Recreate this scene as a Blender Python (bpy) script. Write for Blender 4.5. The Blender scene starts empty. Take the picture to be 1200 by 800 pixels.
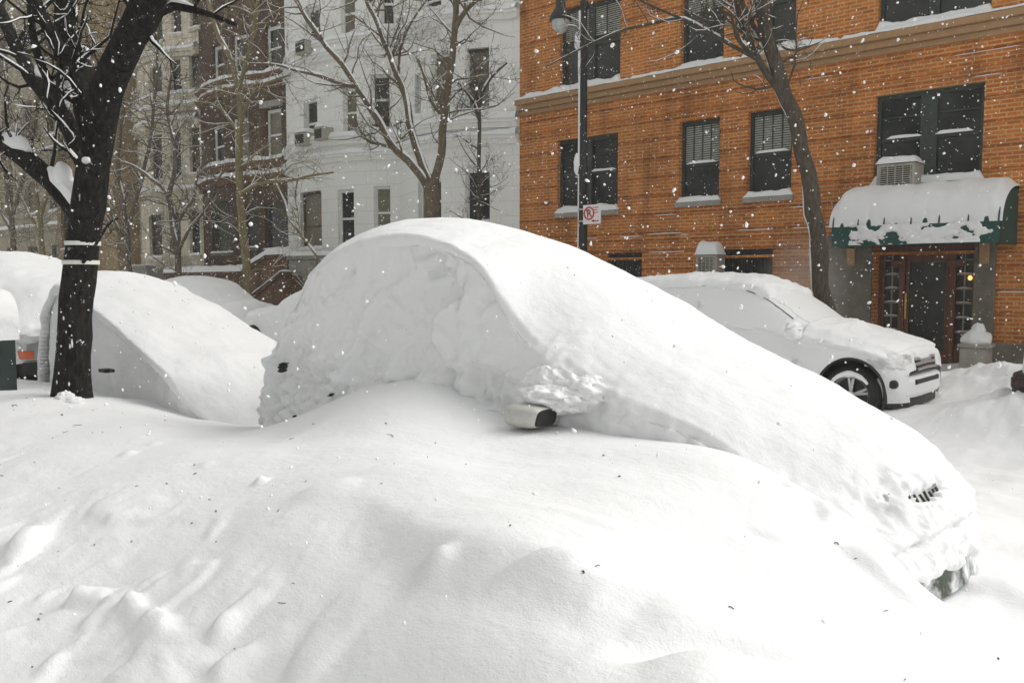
import bpy, math, random
import numpy as np
from mathutils import Vector

random.seed(7)
RNG = np.random.RandomState(11)
SC = bpy.context.scene
COL = SC.collection
PI = math.pi

# ------------------------------------------------------------------ survey: photo measurements turned into places in the street
# X runs along the street, Y across it, Z up; the photographer stands at the origin on the near sidewalk.
EYE = 1.7
FPX, CX, CY, HZ = 1000., 600., 400., 328.
PITCH = math.atan((CY-HZ)/FPX)
PHI = math.atan((CX+522)/(FPX/math.cos(PITCH)))
HD = np.array([-math.cos(PHI), math.sin(PHI)])
RT = np.array([math.sin(PHI), math.cos(PHI)])

def ray(x, y):
    a = (x-CX)/FPX; b = -(y-CY)/FPX
    f = math.cos(PITCH)+b*math.sin(PITCH); u = b*math.cos(PITCH)-math.sin(PITCH)
    v = HD*f+RT*a
    return np.array([v[0], v[1], u])

def on_y(x, y, n):
    r = ray(x, y); t = n/r[1]
    return r*t+np.array([0, 0, EYE])

def on_z(x, y, z):
    r = ray(x, y); t = (z-EYE)/r[2]
    return r*t+np.array([0, 0, EYE])

# ------------------------------------------------------------------ noise
_perm = np.random.RandomState(3).permutation(256)
_perm = np.concatenate([_perm, _perm, _perm])
_g3 = np.random.RandomState(4).normal(size=(256, 3)); _g3 /= np.linalg.norm(_g3, axis=1)[:, None]

def perlin(p):
    p = np.asarray(p, float)
    i = np.floor(p).astype(int); f = p-i; i &= 255
    w = f*f*f*(f*(f*6-15)+10)
    out = 0
    for dx in (0, 1):
        for dy in (0, 1):
            for dz in (0, 1):
                h = _perm[_perm[_perm[(i[..., 0]+dx) & 255]+((i[..., 1]+dy) & 255)]+((i[..., 2]+dz) & 255)]
                g = _g3[h]
                d = g[..., 0]*(f[..., 0]-dx)+g[..., 1]*(f[..., 1]-dy)+g[..., 2]*(f[..., 2]-dz)
                ww = (w[..., 0] if dx else 1-w[..., 0])*(w[..., 1] if dy else 1-w[..., 1])*(w[..., 2] if dz else 1-w[..., 2])
                out = out+d*ww
    return out*1.5

def fbm(p, oct=4, gain=.5):
    a, s, o = 1., 1., 0
    for k in range(oct):
        o = o+a*perlin(np.asarray(p)*s+17.3*k); a *= gain; s *= 2.03
    return o

def sstep(a, b, x):
    t = np.clip((x-a)/(b-a), 0, 1)
    return t*t*(3-2*t)

def smooth_interp(xs, ys, x):
    """monotone-ish cubic (Catmull-Rom tangents) through knots"""
    xs = np.asarray(xs, float); ys = np.asarray(ys, float); x = np.asarray(x, float)
    m = np.gradient(ys, xs)
    k = np.clip(np.searchsorted(xs, x)-1, 0, len(xs)-2)
    h = xs[k+1]-xs[k]; t = np.clip((x-xs[k])/h, 0, 1)
    return ((2*t**3-3*t**2+1)*ys[k]+(t**3-2*t**2+t)*h*m[k]+(-2*t**3+3*t**2)*ys[k+1]+(t**3-t**2)*h*m[k+1])

def poly_sdf(P, poly):
    """signed distance to polygon, positive inside"""
    poly = np.asarray(poly, float); x, y = P[..., 0], P[..., 1]
    d = np.full(x.shape, 1e9); ins = np.zeros(x.shape, bool)
    for k in range(len(poly)):
        a = poly[k]; b = poly[(k+1) % len(poly)]; e = b-a
        t = np.clip(((x-a[0])*e[0]+(y-a[1])*e[1])/(e@e), 0, 1)
        d = np.minimum(d, np.hypot(x-a[0]-t*e[0], y-a[1]-t*e[1]))
        c = (a[1] > y) != (b[1] > y)
        xx = a[0]+(y-a[1])*e[0]/(e[1] if abs(e[1]) > 1e-9 else 1e-9)
        ins ^= c & (x < xx)
    return np.where(ins, d, -d)

# ------------------------------------------------------------------ materials
def mat(name, col=(.8, .8, .8), rough=.6, metal=0., spec=.5, **kw):
    m = bpy.data.materials.new(name); m.use_nodes = True
    b = m.node_tree.nodes['Principled BSDF']
    b.inputs['Base Color'].default_value = (*col, 1)
    b.inputs['Roughness'].default_value = rough
    b.inputs['Metallic'].default_value = metal
    b.inputs['Specular IOR Level'].default_value = spec
    return m

class NT:
    def __init__(s, m):
        s.t = m.node_tree; s.b = s.t.nodes['Principled BSDF']
    def n(s, typ, **kw):
        x = s.t.nodes.new(typ)
        for k, v in kw.items():
            if k.startswith('i_'):
                x.inputs[k[2:].replace('_', ' ')].default_value = v
            else: setattr(x, k, v)
        return x
    def l(s, a, b): s.t.links.new(a, b)
    def coord(s, scale=(1, 1, 1), kind='Object'):
        c = s.n('ShaderNodeTexCoord'); mp = s.n('ShaderNodeMapping'); mp.inputs['Scale'].default_value = scale
        s.l(c.outputs[kind], mp.inputs['Vector']); return mp.outputs['Vector']
    def noise(s, vec, scale, detail=4, rough=.55):
        x = s.n('ShaderNodeTexNoise'); x.inputs['Scale'].default_value = scale; x.inputs['Detail'].default_value = detail
        x.inputs['Roughness'].default_value = rough; s.l(vec, x.inputs['Vector']); return x.outputs['Fac']
    def ramp(s, fac, stops):
        r = s.n('ShaderNodeValToRGB'); e = r.color_ramp.elements
        while len(e) < len(stops): e.new(.5)
        for k, (p, c) in enumerate(stops):
            e[k].position = p; e[k].color = (*c, 1) if len(c) == 3 else c
        s.l(fac, r.inputs['Fac']); return r.outputs['Color']
    def mix(s, fac, a, b, mode='MIX'):
        x = s.n('ShaderNodeMix', data_type='RGBA', blend_type=mode)
        for sock, v in ((x.inputs[0], fac), (x.inputs[6], a), (x.inputs[7], b)):
            if hasattr(v, 'links') or isinstance(v, bpy.types.NodeSocket): s.l(v, sock)
            else: sock.default_value = v if not isinstance(v, tuple) else (*v, 1)
        return x.outputs[2]
    def bump(s, h, strength, dist, prev=None):
        x = s.n('ShaderNodeBump'); x.inputs['Strength'].default_value = strength; x.inputs['Distance'].default_value = dist
        s.l(h, x.inputs['Height'])
        if prev is not None: s.l(prev, x.inputs['Normal'])
        return x.outputs['Normal']

def snow_mat(name, col=(.86, .865, .87), grain=1.):
    m = mat(name, col, .75, spec=.2); t = NT(m)
    v = t.coord()
    a = t.noise(v, 9, 5, .6); b = t.noise(v, 120, 4, .7)
    v2 = t.coord((11, 34, 30)); mp = v2.node; mp.inputs['Rotation'].default_value = (0, 0, math.radians(32)); c = t.noise(v2, 1., 3, .55)
    n = t.bump(a, .30*grain, .03); n = t.bump(c, .30*grain, .010, n); n = t.bump(b, .55*grain, .005, n)
    t.l(n, t.b.inputs['Normal'])
    return m

SNOW = snow_mat('fresh_snow')
SNOWP = snow_mat('packed_snow', (.80, .81, .81), 1.4)

def bark_mat(name, c1, c2, fleck=.62):
    m = mat(name, c1, .9, spec=.1); t = NT(m)
    v = t.coord((1, 1, .25)); a = t.noise(v, 28, 5, .65)
    base = t.ramp(a, [(.35, c1), (.7, c2)])
    v2 = t.coord((1, 1, .6)); fl = t.noise(v2, 16, 6, .75)
    msk = t.ramp(fl, [(fleck, (0, 0, 0)), (fleck+.03, (1, 1, 1))])
    t.l(t.mix(msk, base, (.8, .8, .8)), t.b.inputs['Base Color'])
    t.l(t.bump(a, .9, .03), t.b.inputs['Normal'])
    return m

BARK_BLACK = bark_mat('wet_black_bark', (.005, .0045, .004), (.036, .031, .028), .63)
BARK_GREY = bark_mat('grey_brown_bark', (.10, .08, .055), (.22, .18, .13), .68)
BARK_TAN = bark_mat('pale_tan_bark', (.17, .14, .075), (.30, .25, .14), .72)
BARK_DARK = bark_mat('dark_brown_bark', (.06, .05, .04), (.14, .115, .09), .68)

def brick_mat(name, c1, c2, mortar, bw=.21, bh=.068, snowy=.0, stain=True, msize=.012):
    m = mat(name, c1, .88, spec=.15); t = NT(m)
    c = t.n('ShaderNodeTexCoord'); sp = t.n('ShaderNodeSeparateXYZ'); t.l(c.outputs['Object'], sp.inputs[0])
    cb = t.n('ShaderNodeCombineXYZ')
    ad = t.n('ShaderNodeMath', operation='ADD'); t.l(sp.outputs[0], ad.inputs[0]); t.l(sp.outputs[1], ad.inputs[1])
    t.l(ad.outputs[0], cb.inputs[0]); t.l(sp.outputs[2], cb.inputs[1])
    b = t.n('ShaderNodeTexBrick'); t.l(cb.outputs[0], b.inputs['Vector'])
    b.inputs['Scale'].default_value = 1; b.inputs['Brick Width'].default_value = bw; b.inputs['Row Height'].default_value = bh
    b.inputs['Mortar Size'].default_value = msize; b.inputs['Mortar Smooth'].default_value = .3; b.inputs['Bias'].default_value = 0
    b.inputs['Color1'].default_value = (*c1, 1); b.inputs['Color2'].default_value = (*c2, 1); b.inputs['Mortar'].default_value = (*mortar, 1)
    v = t.coord(); n1 = t.noise(v, 1.3, 6, .65); n2 = t.noise(v, 22, 4, .7)
    col = b.outputs['Color']
    if stain:
        st = t.ramp(n1, [(.28, (.70, .69, .69)), (.5, (.98, .98, .98)), (.72, (1.12, 1.10, 1.06))])
        col = t.mix(1., col, st, 'MULTIPLY')
        st2 = t.ramp(n2, [(.3, (.78, .76, .74)), (.65, (1.08, 1.06, 1.02))])
        col = t.mix(1., col, st2, 'MULTIPLY')
        n4 = t.noise(t.coord((1.6, 1.6, .22)), 1.4, 6, .7); col = t.mix(1., col, t.ramp(n4, [(.32, (.66, .64, .64)), (.52, (1, 1, 1))]), 'MULTIPLY')
    if snowy:
        v2 = t.coord((.5, .5, 3.)); n3 = t.noise(v2, 7, 6, .75)
        msk = t.ramp(n3, [(1-snowy, (0, 0, 0)), (1-snowy+.03, (1, 1, 1))])
        col = t.mix(msk, col, (.78, .78, .78))
    t.l(col, t.b.inputs['Base Color'])
    t.l(t.bump(b.outputs['Fac'], -.5, .008), t.b.inputs['Normal'])
    return m

BRICK = brick_mat('orange_brick', (.63, .215, .046), (.46, .140, .029), (.60, .37, .18), snowy=.28)
WHITE_BRICK = brick_mat('white_painted_brick', (.86, .86, .83), (.84, .84, .81), (.72, .72, .69), .84, .36, 0, stain=False, msize=.010)
DARK_BRICK = brick_mat('dark_red_brick', (.115, .068, .050), (.08, .048, .038), (.13, .10, .08), snowy=.30)
CREAM_STONE = brick_mat('cream_stone', (.74, .70, .59), (.69, .65, .53), (.52, .49, .40), .5, .32, .28, msize=.014)
TAN_BRICK = brick_mat('tan_brick', (.38, .28, .15), (.30, .21, .11), (.38, .31, .20), snowy=.31)
GREY_BRICK = brick_mat('grey_brown_brick', (.42, .385, .30), (.35, .32, .25), (.42, .39, .32), snowy=.28)
BROWNSTONE = brick_mat('brownstone_brick', (.20, .11, .07), (.15, .08, .052), (.24, .16, .11), snowy=.30)

def noisy(name, c1, c2, scale=8, rough=.7, metal=0., spec=.4, bump=.0, stretch=(1, 1, 1)):
    m = mat(name, c1, rough, metal, spec); t = NT(m); v = t.coord(stretch); a = t.noise(v, scale, 5, .6)
    t.l(t.ramp(a, [(.3, c1), (.7, c2)]), t.b.inputs['Base Color'])
    if bump: t.l(t.bump(a, bump, .01), t.b.inputs['Normal'])
    return m

STONE = noisy('grey_limestone', (.26, .25, .22), (.38, .36, .32), 6, .85, bump=.3)
STONE_DK = noisy('weathered_stone', (.12, .105, .085), (.20, .18, .15), 6, .85, bump=.3)
FRAME_DK = noisy('dark_green_window_paint', (.022, .032, .028), (.05, .064, .056), 12, .5)
FRAME_WH = noisy('white_window_paint', (.80, .80, .77), (.85, .85, .82), 12, .55)
FRAME_BR = noisy('brown_window_paint', (.06, .04, .03), (.10, .07, .05), 12, .55)
GLASS = noisy('dark_window_glass', (.004, .006, .005), (.045, .052, .046), .9, .10, spec=.4)
GLASS_L = noisy('window_glass_with_shade', (.12, .11, .085), (.22, .20, .15), 2, .3, spec=.35)
BLIND = noisy('pale_slat_blind', (.30, .31, .27), (.42, .43, .38), 3, .7)
WOOD_DOOR = noisy('red_brown_door_wood', (.10, .034, .018), (.19, .075, .04), 5, .4, bump=.1, stretch=(4, 4, .5))
GREEN = noisy('dark_green_canvas', (.006, .05, .042), (.012, .075, .062), 6, .6)
STEEL_BK = noisy('black_painted_iron', (.008, .009, .009), (.022, .023, .023), 14, .45, spec=.4)
MAILBOX = noisy('dark_green_painted_steel', (.008, .018, .015), (.02, .034, .03), 5, .45)
AC_MAT = noisy('beige_metal_casing', (.33, .32, .27), (.44, .42, .36), 5, .6)
AC_DK = noisy('dark_grey_grille', (.015, .015, .014), (.03, .03, .028), 30, .6)
RUBBER = noisy('tyre_rubber', (.010, .010, .010), (.022, .022, .022), 30, .8)
DARKGAP = mat('black_plastic', (.012, .012, .012), .6)
ALLOY = noisy('alloy_wheel_metal', (.45, .45, .45), (.6, .6, .6), 10, .35, metal=.8)
CHROME = noisy('silver_trim', (.42, .43, .43), (.52, .53, .53), 10, .3, metal=.6)
MIRROR_SHELL = noisy('silver_mirror_shell', (.50, .49, .46), (.60, .59, .56), 40, .45, metal=.25)
BODY_GREEN = noisy('dark_green_car_paint', (.012, .022, .018), (.02, .034, .028), 4, .35)
LENS = noisy('clear_lamp_lens', (.03, .032, .03), (.30, .30, .29), 14, .15, spec=.6)
AMBER = noisy('amber_lamp_lens', (.65, .12, .05), (.75, .18, .08), 20, .2)
RED_LENS = noisy('dark_red_lamp_lens', (.018, .004, .004), (.03, .006, .006), 20, .25)
SIGN_W = noisy('white_sign_enamel', (.72, .72, .72), (.8, .8, .8), 10, .5)
SIGN_R = noisy('red_sign_paint', (.55, .03, .03), (.62, .05, .05), 10, .5)
SIGN_K = mat('black_sign_paint', (.02, .02, .02), .5)
LAMP_GLASS = noisy('frosted_lantern_glass', (.42, .45, .44), (.55, .57, .56), 9, .3, spec=.5)
TAPE = noisy('white_tape', (.66, .66, .62), (.74, .74, .70), 30, .6)
BRASS = noisy('brass_handle', (.50, .32, .08), (.6, .4, .12), 20, .35, metal=.8)
TERRA = noisy('tan_terracotta', (.36, .21, .10), (.42, .26, .13), 10, .7)

def dusted(name, paint1, paint2, amount, rough=.4):
    m = mat(name, paint1, rough, .0, .5); t = NT(m); v = t.coord()
    a = t.noise(v, 3.2, 8, .68); p = t.ramp(t.noise(v, 2, 3), [(.3, paint1), (.7, paint2)])
    k = t.ramp(a, [(amount-.05, (1, 1, 1)), (amount+.10, (0, 0, 0))])
    t.l(t.mix(k, p, (.80, .81, .81)), t.b.inputs['Base Color'])
    rr = t.n('ShaderNodeMapRange'); t.l(k, rr.inputs[0]); rr.inputs[3].default_value = rough; rr.inputs[4].default_value = .8
    t.l(rr.outputs[0], t.b.inputs['Roughness'])
    n = t.bump(a, .5, .02); n = t.bump(t.noise(v, 45, 4, .7), .5, .006, n)
    t.l(n, t.b.inputs['Normal'])
    return m

SUV_BODY = dusted('silver_paint_dusted_with_snow', (.50, .52, .53), (.56, .58, .59), .62)
SUV_GLASS = dusted('frosted_car_glass', (.50, .51, .51), (.58, .59, .59), .70, .5)
BUMPER = dusted('snow_caked_black_plastic', (.012, .022, .016), (.05, .06, .04), .40)

# ------------------------------------------------------------------ mesh building
def link(name, me, m=None, parent=None, smooth=False):
    o = bpy.data.objects.new(name, me); COL.objects.link(o)
    if m is not None: me.materials.append(m)
    if parent is not None: o.parent = parent
    if smooth: me.shade_smooth()
    return o

def grid_mesh(name, V, m, parent=None, smooth=True, mask=None, flip=False):
    """V: (I,J,3) array -> quad sheet"""
    I, J = V.shape[:2]
    idx = np.arange(I*J).reshape(I, J)
    q = np.stack([idx[:-1, :-1], idx[1:, :-1], idx[1:, 1:], idx[:-1, 1:]], -1).reshape(-1, 4)
    if mask is not None: q = q[mask[:-1, :-1].reshape(-1)]
    if flip: q = q[:, ::-1]
    vv = V.reshape(-1, 3)
    if mask is not None:
        used, inv = np.unique(q, return_inverse=True); vv = vv[used]; q = inv.reshape(-1, 4)
    me = bpy.data.meshes.new(name)
    me.vertices.add(len(vv)); me.vertices.foreach_set('co', vv.astype(np.float32).ravel())
    me.loops.add(q.size); me.loops.foreach_set('vertex_index', q.astype(np.int32).ravel())
    me.polygons.add(len(q)); me.polygons.foreach_set('loop_start', np.arange(0, q.size, 4, dtype=np.int32))
    me.update(calc_edges=True); me.validate()
    return link(name, me, m, parent, smooth)

class MB:
    """collects simple shapes, builds ONE mesh object"""
    def __init__(s): s.v = []; s.f = []; s.cuts = []
    def add(s, v, f):
        k = len(s.v); s.cuts.append((k, len(s.f))); s.v += [tuple(float(c) for c in p) for p in v]; s.f += [tuple(i+k for i in q) for q in f]; return s
    def box(s, x0, x1, y0, y1, z0, z1):
        v = [(x, y, z) for z in (z0, z1) for y in (y0, y1) for x in (x0, x1)]
        return s.add(v, [(0, 2, 3, 1), (4, 5, 7, 6), (0, 1, 5, 4), (2, 6, 7, 3), (0, 4, 6, 2), (1, 3, 7, 5)])
    def prism(s, pts, axis, a, b):
        """closed outline pts (2D) extruded along axis 'x','y','z' from a to b"""
        def P(p, t): return {'x': (t, p[0], p[1]), 'y': (p[0], t, p[1]), 'z': (p[0], p[1], t)}[axis]
        n = len(pts); v = [P(p, a) for p in pts]+[P(p, b) for p in pts]
        f = [(i, (i+1) % n, n+(i+1) % n, n+i) for i in range(n)]+[tuple(range(n-1, -1, -1)), tuple(range(n, 2*n))]
        return s.add(v, f)
    def tube(s, pts, rad, sides=8, caps=True):
        pts = [np.asarray(p, float) for p in pts]; n = len(pts)
        if np.isscalar(rad): rad = [rad]*n
        t0 = pts[1]-pts[0]; t0 = t0/(np.linalg.norm(t0)+1e-9)
        ref = np.array([0, 0, 1.]) if abs(t0[2]) < .9 else np.array([1., 0, 0])
        u = np.cross(t0, ref); u /= np.linalg.norm(u)
        vs = []
        for i in range(n):
            t = pts[min(i+1, n-1)]-pts[max(i-1, 0)]; t = t/(np.linalg.norm(t)+1e-9)
            u = u-t*(u@t); u /= (np.linalg.norm(u)+1e-9); w = np.cross(t, u)
            for k in range(sides):
                a = 2*PI*k/sides; vs.append(pts[i]+rad[i]*(math.cos(a)*u+math.sin(a)*w))
        f = [(i*sides+k, i*sides+(k+1) % sides, (i+1)*sides+(k+1) % sides, (i+1)*sides+k) for i in range(n-1) for k in range(sides)]
        if caps: f += [tuple(range(sides-1, -1, -1)), tuple((n-1)*sides+k for k in range(sides))]
        return s.add(vs, f)
    def lathe(s, prof, c=(0, 0, 0), axis='z', n=20, caps=True):
        """prof: list of (r,h)"""
        v = []
        for r, h in prof:
            for k in range(n):
                a = 2*PI*k/n; x, y = r*math.cos(a), r*math.sin(a)
                p = {'z': (x, y, h), 'y': (x, h, y), 'x': (h, x, y)}[axis]
                v.append((p[0]+c[0], p[1]+c[1], p[2]+c[2]))
        f = [(i*n+k, i*n+(k+1) % n, (i+1)*n+(k+1) % n, (i+1)*n+k) for i in range(len(prof)-1) for k in range(n)]
        if caps and prof[0][0] > 1e-4: f.append(tuple(range(n-1, -1, -1)))
        if caps and prof[-1][0] > 1e-4: f.append(tuple((len(prof)-1)*n+k for k in range(n)))
        return s.add(v, f)
    def blob(s, c, r, seed=0, amp=.25, n=14, freq=1.6):
        """lumpy ellipsoid"""
        th = np.linspace(0, PI, n); ph = np.linspace(0, 2*PI, 2*n, endpoint=False)
        D = np.stack([np.outer(np.sin(th), np.cos(ph)), np.outer(np.sin(th), np.sin(ph)), np.outer(np.cos(th), np.ones_like(ph))], -1)
        R = 1+amp*fbm(D*freq+seed*7.7, 3)
        V = D*R[..., None]*np.asarray(r)+np.asarray(c); m = 2*n
        f = [(i*m+k, (i+1)*m+k, (i+1)*m+(k+1) % m, i*m+(k+1) % m) for i in range(n-1) for k in range(m)]
        return s.add(V.reshape(-1, 3), f)
    def builds(s, name, m, parent=None, smooth=False, bevel=0):
        """every shape that was added becomes an object of its own"""
        cuts = s.cuts+[(len(s.v), len(s.f))]; out = []
        for (v0, f0), (v1, f1) in zip(cuts[:-1], cuts[1:]):
            p = MB(); p.v = s.v[v0:v1]; p.f = [tuple(i-v0 for i in f) for f in s.f[f0:f1]]; out.append(p.build(name, m, parent, smooth, bevel))
        return out
    def build(s, name, m, parent=None, smooth=False, bevel=0, loc=None):
        me = bpy.data.meshes.new(name); me.from_pydata(s.v, [], s.f); me.validate()
        o = link(name, me, m, parent, smooth)
        if smooth: 
            try: me.set_sharp_from_angle(angle=math.radians(50))
            except Exception: pass
        if bevel:
            b = o.modifiers.new('bevel', 'BEVEL'); b.width = bevel; b.segments = 2; b.limit_method = 'ANGLE'
        return o

def tag(o, label=None, cat=None, group=None, kind=None):
    if label: o['label'] = label
    if cat: o['category'] = cat
    if group: o['group'] = group
    if kind: o['kind'] = kind
    return o

def thing(name, loc, label, cat, group=None):
    """an Empty at the base; its parts are built in world coordinates and hung under it"""
    o = bpy.data.objects.new(name, None); COL.objects.link(o); o.empty_display_size = .3
    o.location = loc
    return tag(o, label, cat, group)

def adopt(root):
    """parts were made in world coordinates: keep them there under a root that is not at the origin"""
    L = root.location.copy()
    for c in root.children:
        c.matrix_parent_inverse.identity(); c.location = c.location-L
    return root

# ------------------------------------------------------------------ snow ridge generator (a cap of snow along a ledge)
def snow_ledge(mb, P0, P1, width, h, seed=0, seg=None, up=np.array([0, 0, 1.]), out=np.array([0, -1., 0]), rough=.5):
    """lumpy loaf of snow lying on a ledge from P0 to P1; width goes along 'out'"""
    P0 = np.asarray(P0, float); P1 = np.asarray(P1, float); L = np.linalg.norm(P1-P0)
    seg = seg or max(4, int(L/.07)); K = 6
    rows = []
    for i in range(seg+1):
        t = i/seg; p = P0+(P1-P0)*t
        e = min(1, min(t, 1-t)*L/.08+.15)
        hh = h*e*(1+rough*float(fbm(np.array([p[0]*2.3+seed*5, p[1]*2.3, seed*3.3]), 3)))
        ww = width*(1+.25*rough*float(fbm(np.array([p[0]*3+seed, 5.5, p[1]*3]), 2)))
        for k in range(K+1):
            a = PI*k/K
            rows.append(p+out*ww*(.5-.5*math.cos(a))+up*max(hh, .004)*math.sin(a)**.6)
    f = [(i*(K+1)+k, i*(K+1)+k+1, (i+1)*(K+1)+k+1, (i+1)*(K+1)+k) for i in range(seg) for k in range(K)]
    f += [tuple(range(K, -1, -1)), tuple(seg*(K+1)+k for k in range(K+1))]
    mb.add(rows, f)

# ------------------------------------------------------------------ GROUND: snow sheet over road, kerbs and sidewalks
ctrl = []
def C(s, n, h): ctrl.append((s, n, h))
for s, h in ((-7.4, .42), (-6.4, .45), (-5.95, .55), (-5.48, .72), (-4.9, .92), (-4.3, 1.0), (-3.8, .90), (-3.5, .84), (-3.15, .83), (-2.72, .84), (-2.3, .85), (-2.0, .83), (-1.6, .71), (-1.3, .57), (-1.08, .34), (-.6, .16), (.4, .18), (2, .2)): C(s, 3.9, h)
for s, h in ((-7, .50), (-6, .50), (-5, .64), (-4.3, .82), (-3.5, .80), (-2.8, .79), (-2.1, .785), (-1.5, .67), (-1, .47), (-.3, .26), (1, .22)): C(s, 3.3, h)
for s, h in ((-12, .45), (-9, .52), (-7.5, .56), (-6, .56), (-5, .62), (-4, .70), (-3.2, .74), (-2.5, .74), (-1.8, .71), (-1.2, .59), (-.5, .44), (.8, .32)): C(s, 2.7, h)
for s, h in ((-11, .40), (-8, .48), (-6, .48), (-5, .48), (-4, .50), (-3.2, .56), (-2.6, .66), (-2.1, .73), (-1.7, .73), (-1.3, .66), (-.8, .54), (.3, .40), (1.5, .3)): C(s, 2.15, h)
for s, h in ((-10, .28), (-7, .32), (-5, .28), (-4, .26), (-3.1, .27), (-2.4, .34), (-1.9, .42), (-1.4, .54), (-.9, .56), (0, .44), (1, .32)): C(s, 1.65, h)
for s, h in ((-9, .15), (-6, .12), (-4, .06), (-3, .03), (-2.2, .06), (-1.6, .14), (-1.1, .24), (-.6, .38), (-.1, .42), (1, .3)): C(s, 1.15, h)
for s, h in ((-9, .05), (-6, .0), (-3, -.08), (-1.4, .0), (-.6, .10), (.5, .24), (2, .22)): C(s, .5, h)
for s, h in ((-1.35, .22), (-1.0, .10), (-.5, .12)): C(s, 4.4, h)
for s, h in ((-13, .46), (-11, .48), (-9.6, .52), (-8.7, .52), (-8, .50)): C(s, 3.4, h)
for s in (-13, -10, -8, -6.8, -.6, .5, 2): C(s, 5.0, .26 if s < -.9 else .12)
for s in (-13, -10, -7, -4, -1.5, 0, 2): C(s, 6.3, .18)
ctrl = np.array(ctrl)
def _tps(r): return np.where(r > 1e-9, r*r*np.log(np.maximum(r, 1e-9)), 0)
_N = len(ctrl)
_K = _tps(np.hypot(ctrl[:, None, 0]-ctrl[None, :, 0], ctrl[:, None, 1]-ctrl[None, :, 1]))+np.eye(_N)*.012
_P = np.c_[np.ones(_N), ctrl[:, :2]]
_W = np.linalg.solve(np.block([[_K, _P], [_P.T, np.zeros((3, 3))]]), np.r_[ctrl[:, 2], 0, 0, 0])

def base_profile(n):
    return smooth_interp([-60, -4, 0, 1, 2, 3.0, 4, 5.6, 6.4, 7.5, 8.6, 9.2, 9.6, 11.4, 12.0, 12.6, 13.4, 15.5, 60, 300],
                         [.2, .2, .2, .3, .48, .5, .42, .26, .18, .14, .16, .22, .26, .30, .44, .40, .30, .28, .28, .28], n)

# lumps in the near bank: (px, py, guessed height, length, width, angle, rise)
LUMPS = []; FINGERS = []
SCARP = [tuple(on_z(x, y, .70)[:2]) for x, y in [(360, 560), (440, 592), (520, 640), (640, 674), (700, 690), (760, 694), (800, 722), (830, 768), (880, 788), (910, 830), (800, 1300), (100, 1300), (-100, 800)]]

def ground_h(S, N):
    h = base_profile(N)
    inner = (S > -15) & (S < 4) & (N > -.5) & (N < 7.2)
    if inner.any():
        s = S[inner]; n = N[inner]; out = _W[_N]+_W[_N+1]*s+_W[_N+2]*n
        for k in range(_N): out = out+_W[k]*_tps(np.hypot(s-ctrl[k, 0], n-ctrl[k, 1]))
        w = sstep(-14.5, -12.5, s)*(1-sstep(2., 3.8, s))*sstep(-.4, .6, n)*(1-sstep(6.2, 7.1, n))
        P = np.stack([s, n, s*0], -1)
        wind = np.stack([s*.55+n*.3, n*1.5-s*.4, s*0+3], -1)
        d = .042*fbm(P*.85+3, 2)+.012*fbm(wind*1.6+9, 3)
        near = 1-sstep(3.2, 3.9, n)*sstep(-6.6, -6.0, s)*(1-sstep(-1.9, -1.2, s))
        lf = (1-sstep(-3.4, -2.0, s))*(1-sstep(1.7, 2.5, n))
        warp = np.stack([s+.25*fbm(P*1.7+2, 2), n+.25*fbm(P*1.7+6, 2), s*0+31], -1)
        slab = sstep(.02, .16, fbm(warp*1.6, 3))
        d = d+.020*slab*lf+.05*np.maximum(fbm(warp*3.3+7, 4)-.45, 0)*(.2+lf)
        d = d+.006*fbm(P*5.2+17, 4)*(.3+.7*lf)+.010*lf*np.abs(fbm(warp*4.3+3, 4))
        out = out+d*(.35+.65*near)
        q = poly_sdf(np.stack([s, n], -1), SCARP)+.05*fbm(P*2.3+4, 3)
        out = out-.11*sstep(-.08, .20, q)*np.exp(-np.maximum(q, 0)/.55)*sstep(-3.5, -2.4, s)*(1-sstep(-1.5, -1.1, s)*.5)
        for a, b, L, W, ang, r in LUMPS:
            dx, dy = s-a, n-b; c, sn = math.cos(ang), math.sin(ang)
            u = (dx*c+dy*sn)/L; v = (-dx*sn+dy*c)/W; q = u*u+v*v
            out = out+r*np.exp(-q**1.6)
        for a, b, wd, r in FINGERS:
            e = b-a; t = np.clip(((s-a[0])*e[0]+(n-a[1])*e[1])/(e@e), 0, 1); dd = np.hypot(s-a[0]-t*e[0], n-a[1]-t*e[1])+.012*fbm(P*9+3, 3)
            out = out+r*(1-.8*t)*np.sqrt(np.clip(1-(dd/(wd*(1+.5*t)))**2, 0, 1))
        h = h.copy(); h[inner] = h[inner]*(1-w)+out*w
    P = np.stack([S, N, S*0+2.], -1)
    road = sstep(5.9, 6.8, N)*(1-sstep(9.0, 9.6, N))
    rut = fbm(np.stack([S*.35, N*2.6, S*0], -1), 3)
    h = h+road*(.05*rut+.022*fbm(P*3.3, 3))
    far = sstep(9.0, 9.6, N)
    h = h+far*(.05*fbm(P*1.3+5, 3))*(1-sstep(20, 40, N)*.5)
    # shovelled heaps in front of the silver car and at the kerb by the door
    for a, b, L, W, r in ((-1.6, 10.2, .9, .9, .30), (-2.2, 11.9, 1.2, .6, .18), (-.4, 9.0, 1.3, .35, .10), (-2.0, 9.35, .55, .28, .16), (-1.0, 12.3, 1.3, .6, .15)):
        g = r*np.exp(-(((S-a)/L)**2+((N-b)/W)**2)**1.3); h = h+g+g*.5*fbm(P*3+8, 4)
    fr = np.exp(-(((S+.5)/1.1)**2+((N-4.9)/1.1)**2)); h = h+fr*.05*fbm(P*2.4+12, 4)
    return h

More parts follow.
